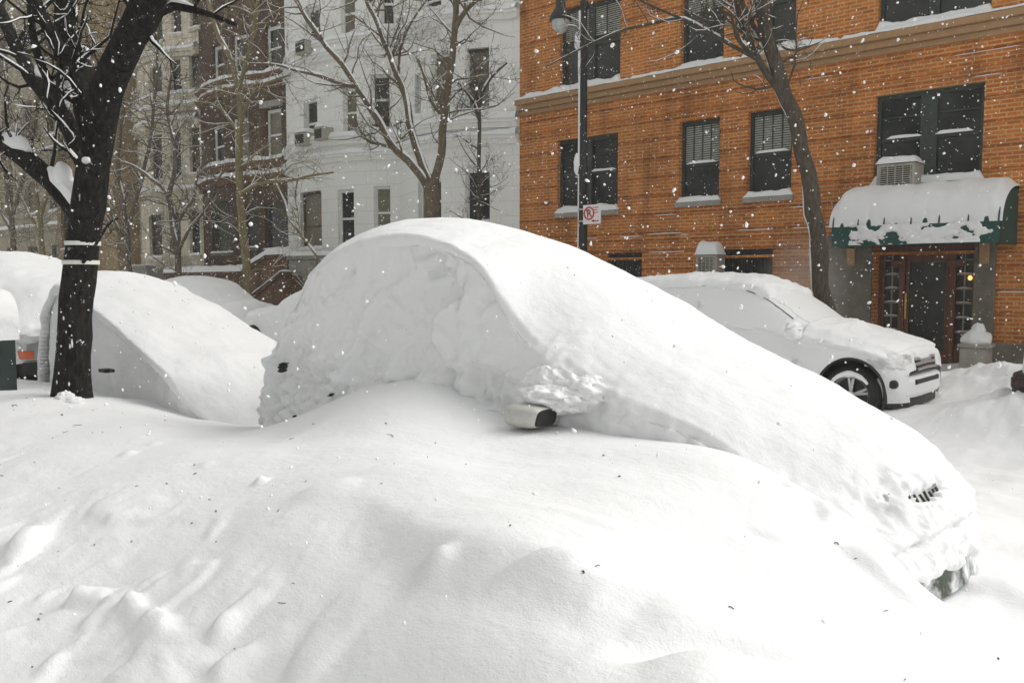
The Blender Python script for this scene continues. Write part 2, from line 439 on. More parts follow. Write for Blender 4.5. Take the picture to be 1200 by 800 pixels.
def on_ground(x, y, z):
    for _ in range(14):
        q = on_z(x, y, z); z = .5*z+.5*float(ground_h(np.array([q[0]]), np.array([q[1]]))[0])
    return on_z(x, y, z)
_l = []; _f = []
for x, y, z, L, W, ang, r in [(175, 745, .30, .10, .07, -10, .03), (30, 640, .36, .12, .10, 0, .06), (60, 780, .2, .05, .05, 0, .03), (305, 565, .54, .032, .030, 0, .04),
                              (150, 532, .50, .06, .05, 0, .025), (380, 575, .54, .16, .10, 30, .03), (240, 545, .52, .06, .04, 0, .015), (180, 520, .50, .05, .04, 0, .015),
                              (640, 655, .66, .18, .035, 40, .035), (510, 660, .56, .06, .05, 10, .04), (860, 530, .74, .10, .05, 0, -.03),
                              (905, 560, .66, .09, .05, 60, -.05), (950, 590, .55, .06, .13, 30, -.05), (890, 625, .62, .07, .03, 15, -.02), (700, 610, .68, .25, .05, 10, .012),
                              (830, 745, .55, .22, .06, 50, -.07), (1050, 690, .42, .2, .08, -20, .05), (1100, 720, .42, .12, .08, 0, .05), (1160, 690, .2, .2, .1, 0, .06), (1010, 660, .5, .1, .06, 0, .03)]:
    q = on_ground(x, y, z); _l.append((q[0], q[1], L, W, math.radians(ang), r))
# rounded fingers and slabs where snow slid down the bank: two end points, radius, rise
for (x0, y0), (x1, y1), z, wd, r in [((262, 738), (310, 690), .22, .052, .060), ((262, 788), (320, 750), .16, .055, .05), ((92, 702), (140, 696), .24, .050, .065), ((150, 706), (172, 726), .22, .040, .05), ((180, 730), (210, 760), .2, .05, .035), ((360, 780), (430, 690), .2, .10, .03), ((20, 655), (60, 600), .34, .08, .04)]:
    _f.append((on_ground(x0, y0, z)[:2], on_ground(x1, y1, z)[:2], wd, r))
LUMPS = _l; FINGERS = _f

def lines(*segs):
    out = []
    for a, b, d in segs: out += list(np.arange(a, b-1e-6, d))
    return np.array(out+[segs[-1][1]])

gs = lines((-160, -60, 4), (-60, -14, .25), (-14, -7, .04), (-7, 1.5, .021), (1.5, 5, .06), (5, 60, 3))
gn = lines((-60, -1, 2), (-1, .4, .05), (.4, 4.3, .021), (4.3, 7, .04), (7, 13.5, .055), (13.5, 17, .1), (17, 120, 4))
GS, GN = np.meshgrid(gs, gn, indexing='ij')
GH = ground_h(GS, GN)
ground = grid_mesh('snow_ground', np.stack([GS, GN, GH], -1), SNOW)
tag(ground, 'deep fresh snow drifted over the street, kerbs and sidewalks', kind='structure')

def gh(s, n): return float(ground_h(np.array([float(s)]), np.array([float(n)]))[0])

LIT = MB()
for k in range(120):
    a_, c_ = random.uniform(-9, .5), random.uniform(.9, 3.5); L_ = random.uniform(.004, .013) if k > 22 else random.uniform(.02, .05); t_ = random.uniform(0, PI)
    z_ = gh(a_, c_)+.003
    LIT.tube([(a_, c_, z_), (a_+L_*math.cos(t_), c_+L_*math.sin(t_), z_+.004), (a_+2*L_*math.cos(t_+.3), c_+2*L_*math.sin(t_+.3), z_)], random.uniform(.0012, .0028), 5)
tag(LIT.build('bark_litter', BARK_DARK, None), 'tiny dark chips of bark and twig scattered over the near snow bank', kind='stuff')

# ------------------------------------------------------------------ lofted snow-covered cars
def car_loft(knots, yc, sm=.05, T=150, ds=.03, plan_front=.28, plan_rear=.18, tum=.16, zb=.05):
    """knots rows: s, crown z, near edge z, near edge y offset, far edge drop, far y offset.
    Returns V (I,T,3) and unit normals; sections run near side bottom -> over the top -> far side bottom"""
    K = np.array(knots, float); s0, s1 = K[0, 0], K[-1, 0]
    sf = np.linspace(s0, s1, 3000); zc = smooth_interp(K[:, 0], K[:, 1], sf)
    arc = np.r_[0, np.cumsum(np.hypot(np.diff(sf), np.diff(zc)))]
    I = int(arc[-1]/ds); si = np.interp(np.linspace(0, arc[-1], I), arc, sf)
    col = [smooth_interp(K[:, 0], K[:, k], si) for k in range(6)]
    V = np.zeros((I, T, 3))
    for i in range(I):
        zc, ze, ye, fd, yf = (max(col[1][i], .06), col[2][i], col[3][i], col[4][i], col[5][i])
        ze = min(max(ze, .05), zc)
        tb = tum*max(0, min(1, (ze-1.0)/.9))
        pts = [(ye-tb*.9-.0, zb), (ye-tb*.9, min(ze*.5, .9)), (ye-.01, ze-.02)]
        for u in np.linspace(.04, 1, 14):
            pts.append((ye+(0-ye)*u, ze+(zc-ze)*math.sin(u*PI/2)**.9))
        zf = max(zc-fd, .05)
        for u in np.linspace(.1, 1, 10):
            pts.append((yf*u, zc-(zc-zf)*(1-math.cos(u*PI/2))))
        pts += [(yf+.04, min(zf*.5, .8)), (yf+.06, zb)]
        p = np.array(pts); d = np.r_[0, np.cumsum(np.hypot(*np.diff(p, axis=0).T))]
        M = 600; q = np.stack([np.interp(np.linspace(0, d[-1], M), d, p[:, k]) for k in (0, 1)], 1)
        w = max(3, int(sm/(d[-1]/M))); ker = np.hanning(2*w+3)[1:-1]; ker /= ker.sum()
        for k in (0, 1):
            e = np.r_[np.full(len(ker)//2, q[0, k])+(np.arange(-(len(ker)//2), 0))*(q[1, k]-q[0, k]), q[:, k], np.full(len(ker)//2, q[-1, k])+np.arange(1, len(ker)//2+1)*(q[-1, k]-q[-2, k])]
            q[:, k] = np.convolve(e, ker, 'valid')[:M]
        d = np.r_[0, np.cumsum(np.hypot(*np.diff(q, axis=0).T))]
        tt = np.linspace(0, 1, T)
        # denser on the near side and top
        tt = tt**1.15
        V[i, :, 1] = yc+np.interp(tt*d[-1], d, q[:, 0]); V[i, :, 2] = np.interp(tt*d[-1], d, q[:, 1]); V[i, :, 0] = si[i]
    u = np.abs((V[..., 1]-yc)/.95)**2.2
    wf = sstep(s1-1.3, s1-.1, V[..., 0]); wr = 1-sstep(s0+.1, s0+1.2, V[..., 0])
    V[..., 0] += -plan_front*np.clip(u, 0, 1.2)*wf+plan_rear*np.clip(u, 0, 1.2)*wr
    return V, grid_normals(V)

def grid_normals(V):
    du = np.gradient(V, axis=0); dv = np.gradient(V, axis=1)
    n = np.cross(du, dv); n /= (np.linalg.norm(n, axis=-1, keepdims=True)+1e-9)
    return n   # outward for near->far sections running to +s

# ---- the big buried car in the middle
HK = [  # s, crown, near edge, edge y, far drop, far y
    (-6.62, .20, .15, -.80, .05, .75), (-6.58, .75, .60, -.82, .1, .78), (-6.52, 1.10, .85, -.84, .15, .80), (-6.40, 1.45, 1.08, -.85, .2, .82), (-6.20, 1.80, 1.38, -.84, .2, .85), (-5.95, 2.03, 1.66, -.82, .2, .86),
    (-5.60, 2.16, 1.87, -.80, .2, .86), (-5.20, 2.205, 1.97, -.79, .2, .86), (-4.80, 2.185, 2.0, -.78, .2, .86), (-4.45, 2.12, 1.99, -.78, .18, .86), (-4.10, 2.01, 1.91, -.79, .16, .86),
    (-3.80, 1.89, 1.74, -.82, .14, .86), (-3.57, 1.78, 1.47, -.84, .12, .86), (-3.35, 1.68, 1.30, -.87, .12, .86), (-3.05, 1.53, 1.19, -.90, .12, .86), (-2.75, 1.38, 1.03, -.92, .12, .86), (-2.35, 1.21, .945, -.92, .12, .86),
    (-2.00, 1.08, .84, -.90, .12, .85), (-1.75, .985, .72, -.88, .12, .84), (-1.50, .87, .61, -.86, .12, .82), (-1.34, .75, .50, -.85, .1, .80), (-1.22, .60, .40, -.83, .1, .78), (-1.13, .40, .28, -.80, .06, .75), (-1.09, .15, .12, -.78, .03, .72)]
HYC = 4.80
hero = thing('buried_car', (-3.9, HYC, .1), 'car buried under a huge smooth mound of snow, wing mirror and nose showing', 'car', 'cars buried along the near kerb')
HV0, HN = car_loft(HK, HYC, sm=.03, T=260, ds=.016)

def side_xy(pts, n): return [(lambda q: (q[0], q[2]))(on_y(x, y, n)) for x, y in pts]
X, Y, Z = HV0[..., 0], HV0[..., 1], HV0[..., 2]
sidew = sstep(.35, .75, -HN[..., 1])*(Y < HYC)
topw = sstep(.3, .7, HN[..., 2])
PP = HV0.copy()
disp = .018*fbm(PP*1.3, 3)*topw+.005*fbm(PP*6, 3)*topw
# crusted, partly fallen plaster of snow on the side windows and doors
sz = np.stack([X, Z], -1)
wob = .050*fbm(np.stack([X*3.2, Z*3.2, X*0+1], -1), 4)
rec1 = poly_sdf(sz, side_xy([(418, 470), (424, 415), (432, 375), (452, 345), (480, 318), (500, 300), (512, 318), (545, 345), (520, 352), (508, 372), (512, 402), (535, 425), (598, 440), (600, 480), (520, 470)], 4.02))
rec2 = poly_sdf(sz, side_xy([(318, 425), (345, 395), (362, 380), (370, 420), (400, 425), (415, 455), (400, 470), (330, 500)], 4.0))
rec3 = poly_sdf(sz, side_xy([(484, 292), (505, 280), (522, 290), (518, 318), (500, 322)], 4.06))
r1 = sstep(-.035, .03, rec1+wob); r2 = sstep(-.03, .03, rec2+wob); r3 = sstep(-.02, .03, rec3+wob*.4)
rim = lambda d: np.exp(-((d+.02)/.022)**2)
low = sstep(1.30, .95, Z)
drip = np.maximum(fbm(np.stack([X*5.2, Z*2.2, X*0+4], -1), 4), -.2)
clods = np.abs(fbm(np.stack([X*4, Z*4.5, Y*4+2], -1), 5))
crust = np.floor(2.2*fbm(np.stack([X*1.5, Z*2.1, X*0+8], -1), 4)+.5)/2.2
sd = -.052*r1-.045*r2-.03*r3+.022*rim(rec1+wob)+.014*rim(rec2+wob)+.012*rim(rec3+wob*.4)
sd += .085*drip*low*(.4+.6*r1)+.075*(clods-.2)*low+.024*crust+.006*fbm(PP*9, 4)+.018*fbm(PP*2.1+3, 3)
sd += .05*r2*(clods-.15)
for (px, py, L, W, a, d) in ((410, 316, .05, .02, 70, -.03), (435, 395, .09, .03, -20, .04), (415, 440, .06, .10, 0, .05), (330, 412, .10, .05, 55, -.05), (540, 340, .12, .02, 80, -.03), (575, 360, .07, .02, 35, .02), (560, 300, .06, .02, 70, -.025), (470, 440, .08, .09, 0, .03), (555, 455, .07, .12, 0, .035)):
    q = on_y(px, py, 4.03); c, sn = math.cos(math.radians(a)), math.sin(math.radians(a))
    dx, dz = X-q[0], Z-q[2]; e = ((dx*c+dz*sn)/L)**2+((-dx*sn+dz*c)/W)**2
    sd += d*np.exp(-e**1.4)
sidecar = sidew*(1-sstep(-3.55, -3.2, X))
sd -= .055*sstep(.6, .95, Z)
sd += .035*np.maximum(fbm(np.stack([X*2.3, Z*3.4, X*0+14], -1), 4), 0)*sstep(1.5, 1.2, Z)
disp = disp+sidecar*(sd+.055*sstep(.6, .95, Z))*1.3-sidecar*.06*sstep(.6, .95, Z)
# lip of the snow slab along the fender: scallops
lipw = sidew*sstep(-3.5, -3.1, X)
disp = disp-lipw*.05*sstep(-.3, .3, fbm(np.stack([X*2.1, X*0, X*0+3], -1), 2))+lipw*(.06*fbm(np.stack([X*2.6, Z*2.6, X*0+6], -1), 4)+.030*(clods-.2))
# snow worn off the nose: the body shows in patches
nose = sstep(-1.62, -1.40, X)*(1-sstep(.72, .80, Z))
pat = fbm(np.stack([X*5, Y*4, Z*9], -1)+2.2, 4)
disp = disp+nose*(.030*fbm(PP*7+4, 4)+.02*crust)
head = np.exp(-(((Z-.615)/.042)**2))*np.exp(-(((Y-4.60)/.30)**2))*nose
groove = np.exp(-(((Z-.405-.05*np.sin(Y*3))/.016)**2))*nose*(Y > 4.05)
lower = (1-sstep(.20, .30, Z+.05*fbm(np.stack([X*6, Y*6, Z*0], -1), 3)))*nose
disp = disp-head*.085*sstep(-.15, .10, pat)-groove*.05-lower*.07
HV = HV0+HN*disp[..., None]
cover = grid_mesh('snow_cover', HV, SNOW, hero)
body_mask = (HV0[..., 2] > .05)
HB = HV0-HN*.028
CB = np.array([-3.9, HYC, .05]); grid_mesh('body', CB+(HV0[::4, ::4]-CB)*np.array([.93, .66, .80]), BODY_GREEN, hero)
grid_mesh('bumper', HB, BUMPER, hero, mask=(Z < .315) & (X > -1.62) & (Y < 5.6))
hm = (Z > .545) & (Z < .66) & (X > -1.7) & (Y > 4.32) & (Y < 4.92)
grid_mesh('headlight', HB, LENS, hero, mask=hm)
gm = MB()
for k in range(12):
    sel = (np.abs(Y-(4.36+k*.045)) < .008) & (Z > .57) & (Z < .645) & (X > -1.7)
    if sel.any():
        p = HV0[sel]-HN[sel]*.026; o = p[np.argsort(p[:, 2])]
        gm.tube([o[0], o[len(o)//2], o[-1]], .007, 5)
gm.builds('grille', DARKGAP, hero)
# wing mirror
mq = on_y(625, 485, 3.72)
mm = MB()
def ell(cx, cy, cz, rx, ry, rz, n=14, m=22, p=.75):
    th = np.linspace(0, PI, n); ph = np.linspace(0, 2*PI, m, endpoint=False); v = []
    sg = lambda a: math.copysign(abs(a)**p, a)
    for a in th:
        for b in ph:
            v.append((cx+rx*sg(math.sin(a))*sg(math.cos(b)), cy+ry*sg(math.sin(a))*sg(math.sin(b)), cz+rz*sg(math.cos(a))))
    f = [(i*m+k, (i+1)*m+k, (i+1)*m+(k+1) % m, i*m+(k+1) % m) for i in range(n-1) for k in range(m)]
    return v, f
# housing is a rounded box whose long side runs across the car; its glass faces backwards
MX, MY, MZ = mq
mirror = bpy.data.objects.new('side_mirror', bpy.data.meshes.new('side_mirror'))
mb = MB()
sec = [(-.070, .060, .045), (-.066, .092, .068), (-.050, .106, .080), (.0, .108, .080), (.045, .104, .076), (.066, .094, .067), (.072, .080, .056), (.070, .062, .044), (.058, .055, .040)]
v = []; m_ = 24
for dx, ry, rz in sec:
    for k in range(m_):
        a = 2*PI*k/m_; cc, ss = math.cos(a), math.sin(a); cc = math.copysign(abs(cc)**.55, cc); ss = math.copysign(abs(ss)**.55, ss)
        v.append((MX+dx*1.75-.03+.22*(MZ*0+rz*ss)*(dx > 0), MY+ry*cc, MZ-.012+rz*.82*ss))
f = [(i*m_+k, i*m_+(k+1) % m_, (i+1)*m_+(k+1) % m_, (i+1)*m_+k) for i in range(len(sec)-1) for k in range(m_)]+[tuple(range(m_-1, -1, -1)), tuple((len(sec)-1)*m_+k for k in range(m_))]
mb.add(v, f); mb.tube([(MX, MY+.06, MZ-.03), (MX+.02, MY+.25, MZ-.06)], .04, 10)
mir = mb.build('side_mirror', MIRROR_SHELL, hero, True)
mg = MB()
ring = lambda x, f_: [(x+.05*math.copysign(abs(math.sin(2*PI*k/24))**.55, math.sin(2*PI*k/24))*f_*.22, MY+.088*f_*math.copysign(abs(math.cos(2*PI*k/24))**.55, math.cos(2*PI*k/24)), MZ-.012+.052*f_*math.copysign(abs(math.sin(2*PI*k/24))**.55, math.sin(2*PI*k/24))) for k in range(24)]
mg.add(ring(MX+.088, 1.)+ring(MX+.106, .92), [(k, (k+1) % 24, 24+(k+1) % 24, 24+k) for k in range(24)]+[tuple(24+k for k in range(24)), tuple(range(23, -1, -1))])
mg.build('mirror_glass', DARKGAP, mir, False)
sc_ = MB()
for (dx, dy, dz, a, b_, c_, sd_, am) in ((.02, .16, .11, .24, .16, .085, 3, .22), (-.06, .22, .19, .17, .12, .11, 5, .18), (.12, .26, .15, .24, .14, .12, 9, .2)): sc_.blob((MX+dx, MY+dy, MZ+dz-.035), (a, b_, c_), sd_, am, 48, 2.4)
sc_.v = [tuple(np.array(p)+.006*np.array([perlin(np.array(p)*24.), perlin(np.array(p)*24.+9), perlin(np.array(p)*24.+5)])) for p in sc_.v]
sc_.build('snow_clump', SNOW, hero, True)
# dark spots at the rear quarter where the paint shows
dk = MB()
for px, py, a, b, sd_ in ((330, 430, .035, .05, 1), (346, 491, .03, .05, 2), (389, 462, .05, .018, 3)):
    q = on_y(px, py, 3.915); [dk.blob((q[0]+u*a*.5, q[1]+.012, q[2]+w*b*.6), (a*r_, .045, b*r_*1.3), sd_+u*3, .35, 12, 1.5) for u, w, r_ in ((0, 0, .28), (.7, .8, .2), (-.5, -1., .22))]
dk.builds('dark_spot', DARKGAP, hero, True)
adopt(hero)

# ---- second buried car, behind the black tree
K2 = [(-11.76, .2, .15, -.80, .05, .7), (-11.72, .9, .7, -.82, .1, .72), (-11.62, 1.45, 1.2, -.84, .15, .76), (-11.42, 1.74, 1.52, -.82, .18, .8), (-11.1, 1.80, 1.60, -.8, .18, .8), (-10.6, 1.68, 1.53, -.78, .15, .8),
      (-10.2, 1.56, 1.43, -.80, .13, .8), (-9.84, 1.46, 1.32, -.82, .12, .8), (-9.4, 1.32, 1.20, -.84, .12, .8), (-9.0, 1.19, 1.07, -.86, .12, .8), (-8.5, 1.04, .89, -.86, .12, .8), (-8.1, .92, .72, -.86, .12, .8),
      (-7.8, .80, .55, -.84, .15, .8), (-7.5, .66, .45, -.82, .15, .8), (-7.25, .5, .35, -.8, .1, .75), (-7.1, .3, .2, -.8, .05, .7)]
car2 = thing('buried_car', (-9.6, 4.8, .1), 'buried car between the black tree trunk and the biggest snow mound, its grey side hollowed', 'car', 'cars buried along the near kerb')
V, Nn = car_loft(K2, 4.8, sm=.03, T=130, ds=.03, plan_front=.35)
sw = sstep(.35, .75, -Nn[..., 1])*(V[..., 1] < 4.8)
d = .03*fbm(V*1.1+5, 3)+.012*fbm(np.stack([V[..., 0]*1.2+V[..., 1], V[..., 1]*5, V[..., 2]*5], -1), 3)
d = d+sw*(.02*fbm(V*4, 4)-.16-.08*np.exp(-(((V[..., 0]+8.9)/.6)**2+((V[..., 2]-.8)/.25)**2)))
V2 = V+Nn*d[..., None]
grid_mesh('snow_cover', V2, SNOW, car2)
CB = np.array([-9.6, 4.9, .1]); grid_mesh('body', CB+(V[::3, ::3]-CB)*np.array([.85, .68, .72]), BODY_GREEN, car2)
q = on_y(125, 434, 3.93); x = MB(); x.box(q[0]-.10, q[0]+.07, 3.88, 3.99, q[2]-.02, q[2]+.015); x.build('door_handle', DARKGAP, car2, bevel=.008)
adopt(car2)

# ---- third buried car, at the left edge behind the mailbox
K3 = [(-17.4, .2, .15, -.80, .05, .75), (-17.3, 1.1, .9, -.82, .1, .8), (-17.0, 1.7, 1.4, -.84, .15, .85), (-16.4, 2.05, 1.7, -.82, .15, .9), (-15.6, 2.17, 1.86, -.8, .15, .9), (-14.8, 2.12, 1.85, -.78, .12, .9),
      (-14.1, 1.97, 1.74, -.78, .1, .9), (-13.4, 1.82, 1.5, -.8, .1, .9), (-12.9, 1.70, 1.24, -.82, .1, .9), (-12.62, 1.56, 1.05, -.82, .12, .9), (-12.46, 1.30, .95, -.82, .12, .9), (-12.36, 1.0, .82, -.80, .1, .85), (-12.31, .80, .7, -.78, .1, .8), (-12.29, .62, .58, -.76, .1, .8)]
car3 = thing('buried_car', (-14.8, 4.75, .1), 'buried car at the left edge behind the mailbox, amber lamp and grille peeping out', 'car', 'cars buried along the near kerb')
V, Nn = car_loft(K3, 4.75, sm=.05, T=110, ds=.035, plan_front=.25)
d = .04*fbm(V*1.2+11, 3)+.012*fbm(V*5, 3)
grid_mesh('snow_cover', V+Nn*d[..., None], SNOW, car3)
CB = np.array([-14.9, 4.8, .1]); grid_mesh('body', CB+(V[::3, ::3]-CB)*np.array([.85, .75, .78]), BODY_GREEN, car3)
b = MB(); b.prism([(-12.62, 3.98), (-12.32, 4.1), (-12.16, 4.4), (-12.13, 5.1), (-12.32, 5.4), (-12.62, 5.5)], 'z', .42, .60); b.build('bumper', DARKGAP, car3, bevel=.03)
b = MB(); b.prism([(-12.62, 4.0), (-12.35, 4.1), (-12.19, 4.42), (-12.16, 5.05), (-12.35, 5.4), (-12.62, 5.45)], 'z', .62, .92); b.build('front_panel', CHROME, car3, bevel=.03)
b = MB(); b.prism([(-12.48, 4.02), (-12.335, 4.09), (-12.28, 4.19), (-12.45, 4.3)], 'z', .65, .76); b.build('headlight', AMBER, car3, bevel=.01)
b = MB()
for k in range(2):
    for a in range(4): b.box(-12.20, -12.145, 4.40+k*.20+a*.03, 4.425+k*.20+a*.03+.004*k, .70-.006*a, .86-.02*a)
    b.box(-12.20, -12.14, 4.40+k*.2, 4.53+k*.2, .84, .88)
b.build('grille', DARKGAP, car3)
sc_ = MB(); sc_.blob((-12.35, 4.25, .98), (.22, .30, .13), 5, .4, 16); sc_.blob((-12.25, 4.75, 1.0), (.2, .35, .12), 8, .4, 16); sc_.build('snow_clump', SNOW, car3, True)
adopt(car3)

# ---- far-side white cars seen small past the big one
def wheel(parent, c, r, w, spokes=5, snow=False):
    """near wheel seen from -Y: tyre ring, rim dish and spokes"""
    x, y, z = c
    t = MB(); prof = [(r*.62, w*.5), (r*.66, 0.0), (r*.86, -.018), (r*.97, .02), (r, .07), (r, w*.8), (r*.9, w), (r*.62, w)]
    t.lathe([(p, h) for p, h in prof], (x, y, z), 'y', 40, False)
    wo = t.build('wheel', RUBBER, parent, True)
    m = MB(); m.lathe([(r*.645, .01), (r*.63, -.004), (r*.60, .005), (r*.585, .05), (r*.56, .09)], (x, y, z), 'y', 40, False)
    for k in range(spokes):
        a = 2*PI*k/spokes+.3
        for da in (-.13, .13):
            m.tube([(x+r*.10*math.cos(a), y+.035, z+r*.10*math.sin(a)), (x+r*.6*math.cos(a+da), y+.02, z+r*.6*math.sin(a+da))], r*.05, 6)
    m.lathe([(r*.16, .03), (r*.14, .012), (r*.03, .008)], (x, y, z), 'y', 16)
    m.build('rim', ALLOY, wo, True)
    k = MB(); k.lathe([(r*.56, .094), (r*.05, .092)], (x, y, z), 'y', 24); k.build('brake_disc', DARKGAP, wo)
    if snow:
        sn = MB(); pts = []; rad = []
        for j in range(15):
            a = math.radians(35+j*8.5); pts.append((x+r*.74*math.cos(a), y-.015, z+r*.74*math.sin(a))); rad.append(r*.085*(.5+.5*math.sin(PI*j/14))*(1+.4*random.random()))
        sn.tube(pts, rad, 7); sn.build('snow', SNOW, wo, True)
    return wo

def far_car(knots, yc, label, wheels, seed, group, mat_=SNOW):
    r = thing('parked_car', ((knots[0][0]+knots[-1][0])/2, yc, .2), label, 'car', group)
    V, Nn = car_loft(knots, yc, sm=.06, T=70, ds=.05, plan_front=.3, plan_rear=.3)
    d = .03*fbm(V*1.3+seed, 3)+.01*fbm(V*6+seed, 3)
    V = V+Nn*d[..., None]; zz = np.maximum(V[..., 2], .42)
    V = np.stack([V[..., 0], V[..., 1], zz], -1)
    grid_mesh('snow_cover', V, mat_, r)
    b = MB(); b.box(knots[0][0]+.25, knots[-1][0]-.25, yc-.80, yc+.8, .20, .50); b.build('body', CHROME, r, bevel=.05)
    for s in wheels:
        wheel(r, (s, yc-.90, .42), .33, .2)
    return adopt(r)

FG = 'snow capped cars parked along the far kerb'
far_car([(-17.0, .45, .42, -.8, .05, .75), (-16.95, .85, .7, -.82, .1, .8), (-16.8, 1.02, .88, -.84, .12, .82), (-16.2, 1.16, .98, -.84, .12, .82), (-15.6, 1.27, 1.05, -.82, .12, .82), (-15.1, 1.55, 1.3, -.78, .12, .8),
         (-14.6, 1.66, 1.45, -.74, .12, .78), (-13.8, 1.66, 1.42, -.74, .12, .78), (-13.2, 1.4, 1.15, -.78, .12, .8), (-12.6, 1.1, .95, -.82, .12, .82), (-12.2, .9, .75, -.82, .1, .8), (-12.1, .45, .42, -.8, .05, .75)], 10.7,
        'white car with one dark wheel showing, glimpsed behind the biggest snow mound', (-16.2, -13.3), 3, FG)
far_car([(-23.0, .45, .42, -.8, .05, .75), (-22.9, .95, .8, -.82, .1, .8), (-22.4, 1.3, 1.1, -.84, .12, .82), (-21.6, 1.66, 1.4, -.78, .12, .82), (-20.6, 1.80, 1.5, -.76, .12, .82), (-19.6, 1.72, 1.45, -.76, .12, .8),
         (-18.9, 1.42, 1.2, -.80, .12, .82), (-18.2, 1.15, 1.0, -.82, .12, .82), (-17.6, .95, .8, -.82, .1, .8), (-17.45, .45, .42, -.8, .05, .75)], 10.7,
        'rounded white snow covered car in front of the low brown stoop wall', (-22.0, -18.5), 6, FG)

# car at the right edge, only its tail in the picture
KR = [(-1.98, .45, .42, -.8, .05, .75), (-1.94, .95, .85, -.82, .1, .8), (-1.86, 1.12, 1.0, -.84, .12, .82), (-1.6, 1.45, 1.3, -.80, .12, .82), (-1.1, 1.72, 1.5, -.76, .12, .82), (-.2, 1.82, 1.55, -.76, .12, .82), (.8, 1.75, 1.5, -.76, .12, .8),
      (1.5, 1.4, 1.2, -.80, .12, .82), (2.1, 1.15, 1.0, -.82, .12, .82), (2.7, .95, .8, -.82, .1, .8), (2.85, .45, .42, -.8, .05, .75)]
rc = thing('parked_car', (.4, 10.5, .2), 'snow topped car cut off by the right edge, black tail bumper showing', 'car', FG)
V, Nn = car_loft(KR, 10.5, sm=.06, T=80, ds=.05, plan_front=.3, plan_rear=.2)
V = V+Nn*(.03*fbm(V*1.3+2, 3))[..., None]; V[..., 2] = np.maximum(V[..., 2], .74)
grid_mesh('snow_cover', V, SNOW, rc)
b = MB(); b.prism([(-1.70, 9.62), (-1.92, 9.72), (-1.99, 10.0), (-1.99, 11.0), (-1.92, 11.3), (-1.7, 11.4), (2.6, 11.4), (2.6, 9.62)], 'z', .38, .76); b.build('body', DARKGAP, rc, bevel=.04)
b = MB(); b.prism([(-1.68, 9.60), (-1.94, 9.70), (-1.97, 9.82), (-1.7, 9.9)], 'z', .62, .72); b.build('tail_light', RED_LENS, rc, bevel=.01)
b = MB(); b.tube([(-1.95, 9.8, .34), (-1.6, 9.8, .36)], .035, 10); b.build('exhaust_pipe', STEEL_BK, rc)
wheel(rc, (-1.05, 9.60, .44), .34, .2)
adopt(rc)

# ------------------------------------------------------------------ the silver crossover across the street
SF, SYC = -2.98, 10.52
suv = thing('crossover_car', (SF-2.4, SYC, .15), 'silver crossover dusted with snow, front wheel and grille clear, parked before the awning', 'car')
prof = [  # d behind the nose, roof/hood z, belt z, edge half width, edge z drop, plan half width
    (0.00, .70, .62, .60, .05, .62), (.04, .84, .74, .66, .05, .74), (.12, .91, .77, .72, .06, .84), (.30, .97, .83, .76, .06, .92), (.7, 1.05, .90, .78, .06, .955), (1.15, 1.13, .97, .80, .07, .96), (1.32, 1.185, 1.0, .78, .08, .96),
    (1.5, 1.27, 1.04, .74, .10, .96), (1.8, 1.44, 1.05, .70, .10, .96), (2.1, 1.585, 1.06, .66, .10, .96), (2.35, 1.655, 1.065, .64, .09, .96), (2.7, 1.70, 1.07, .635, .08, .96), (3.3, 1.71, 1.08, .635, .08, .96),
    (4.0, 1.67, 1.10, .63, .08, .95), (4.45, 1.58, 1.11, .62, .08, .93), (4.7, 1.35, 1.10, .66, .08, .90), (4.82, 1.0, .9, .70, .06, .86), (4.86, .7, .62, .7, .05, .80)]
PR = np.array(prof)
def suv_surface(ds=.03, T=90):
    dd = np.linspace(0, 4.86, 2000); zt = smooth_interp(PR[:, 0], PR[:, 1], dd); arc = np.r_[0, np.cumsum(np.hypot(np.diff(dd), np.diff(zt)))]
    I = int(arc[-1]/ds); di = np.interp(np.linspace(0, arc[-1], I), arc, dd)
    xm = np.where(di < 2.4, di*.80, di-.48)
    c = [smooth_interp(PR[:, 0], PR[:, k], di) for k in range(6)]
    V = np.zeros((I, T, 3))
    for i in range(I):
        zt, zb_, we, dr, hw = c[1][i], c[2][i], c[3][i], c[4][i], c[5][i]
        h = [(-hw+.10, .34), (-hw+.01, .48), (-hw-.0, .66), (-hw+.005, min(.86, zb_-.06)), (-hw+.03, zb_), (-we-.035, zt-dr-.03), (-we+.03, zt-dr+.03)]
        for u in np.linspace(.15, 1, 8): h.append(((-we+.03)*(1-u), zt-dr+.03+(dr-.03)*math.sin(u*PI/2)))
        p = np.array(h+[(-a, b) for a, b in h[-2::-1]])
        d = np.r_[0, np.cumsum(np.hypot(*np.diff(p, axis=0).T))]
        M = 300; q = np.stack([np.interp(np.linspace(0, d[-1], M), d, p[:, k]) for k in (0, 1)], 1)
        w = 5; ker = np.hanning(2*w+3)[1:-1]; ker /= ker.sum()
        for k in (0, 1):
            L = len(ker)//2; e = np.r_[q[0, k]+np.arange(-L, 0)*(q[1, k]-q[0, k]), q[:, k], q[-1, k]+np.arange(1, L+1)*(q[-1, k]-q[-2, k])]; q[:, k] = np.convolve(e, ker, 'valid')
        V[i, :, 1] = SYC+np.interp(np.linspace(0, M-1, T), np.arange(M), q[:, 0]); V[i, :, 2] = np.interp(np.linspace(0, M-1, T), np.arange(M), q[:, 1]); V[i, :, 0] = SF-xm[i]
    return V[::-1], di[::-1]
SV, SD = suv_surface()
SN = grid_normals(SV)
WX = SF-.52; WZ = .445
SVB = SV.copy(); inw = np.zeros(SV.shape[:2], bool)
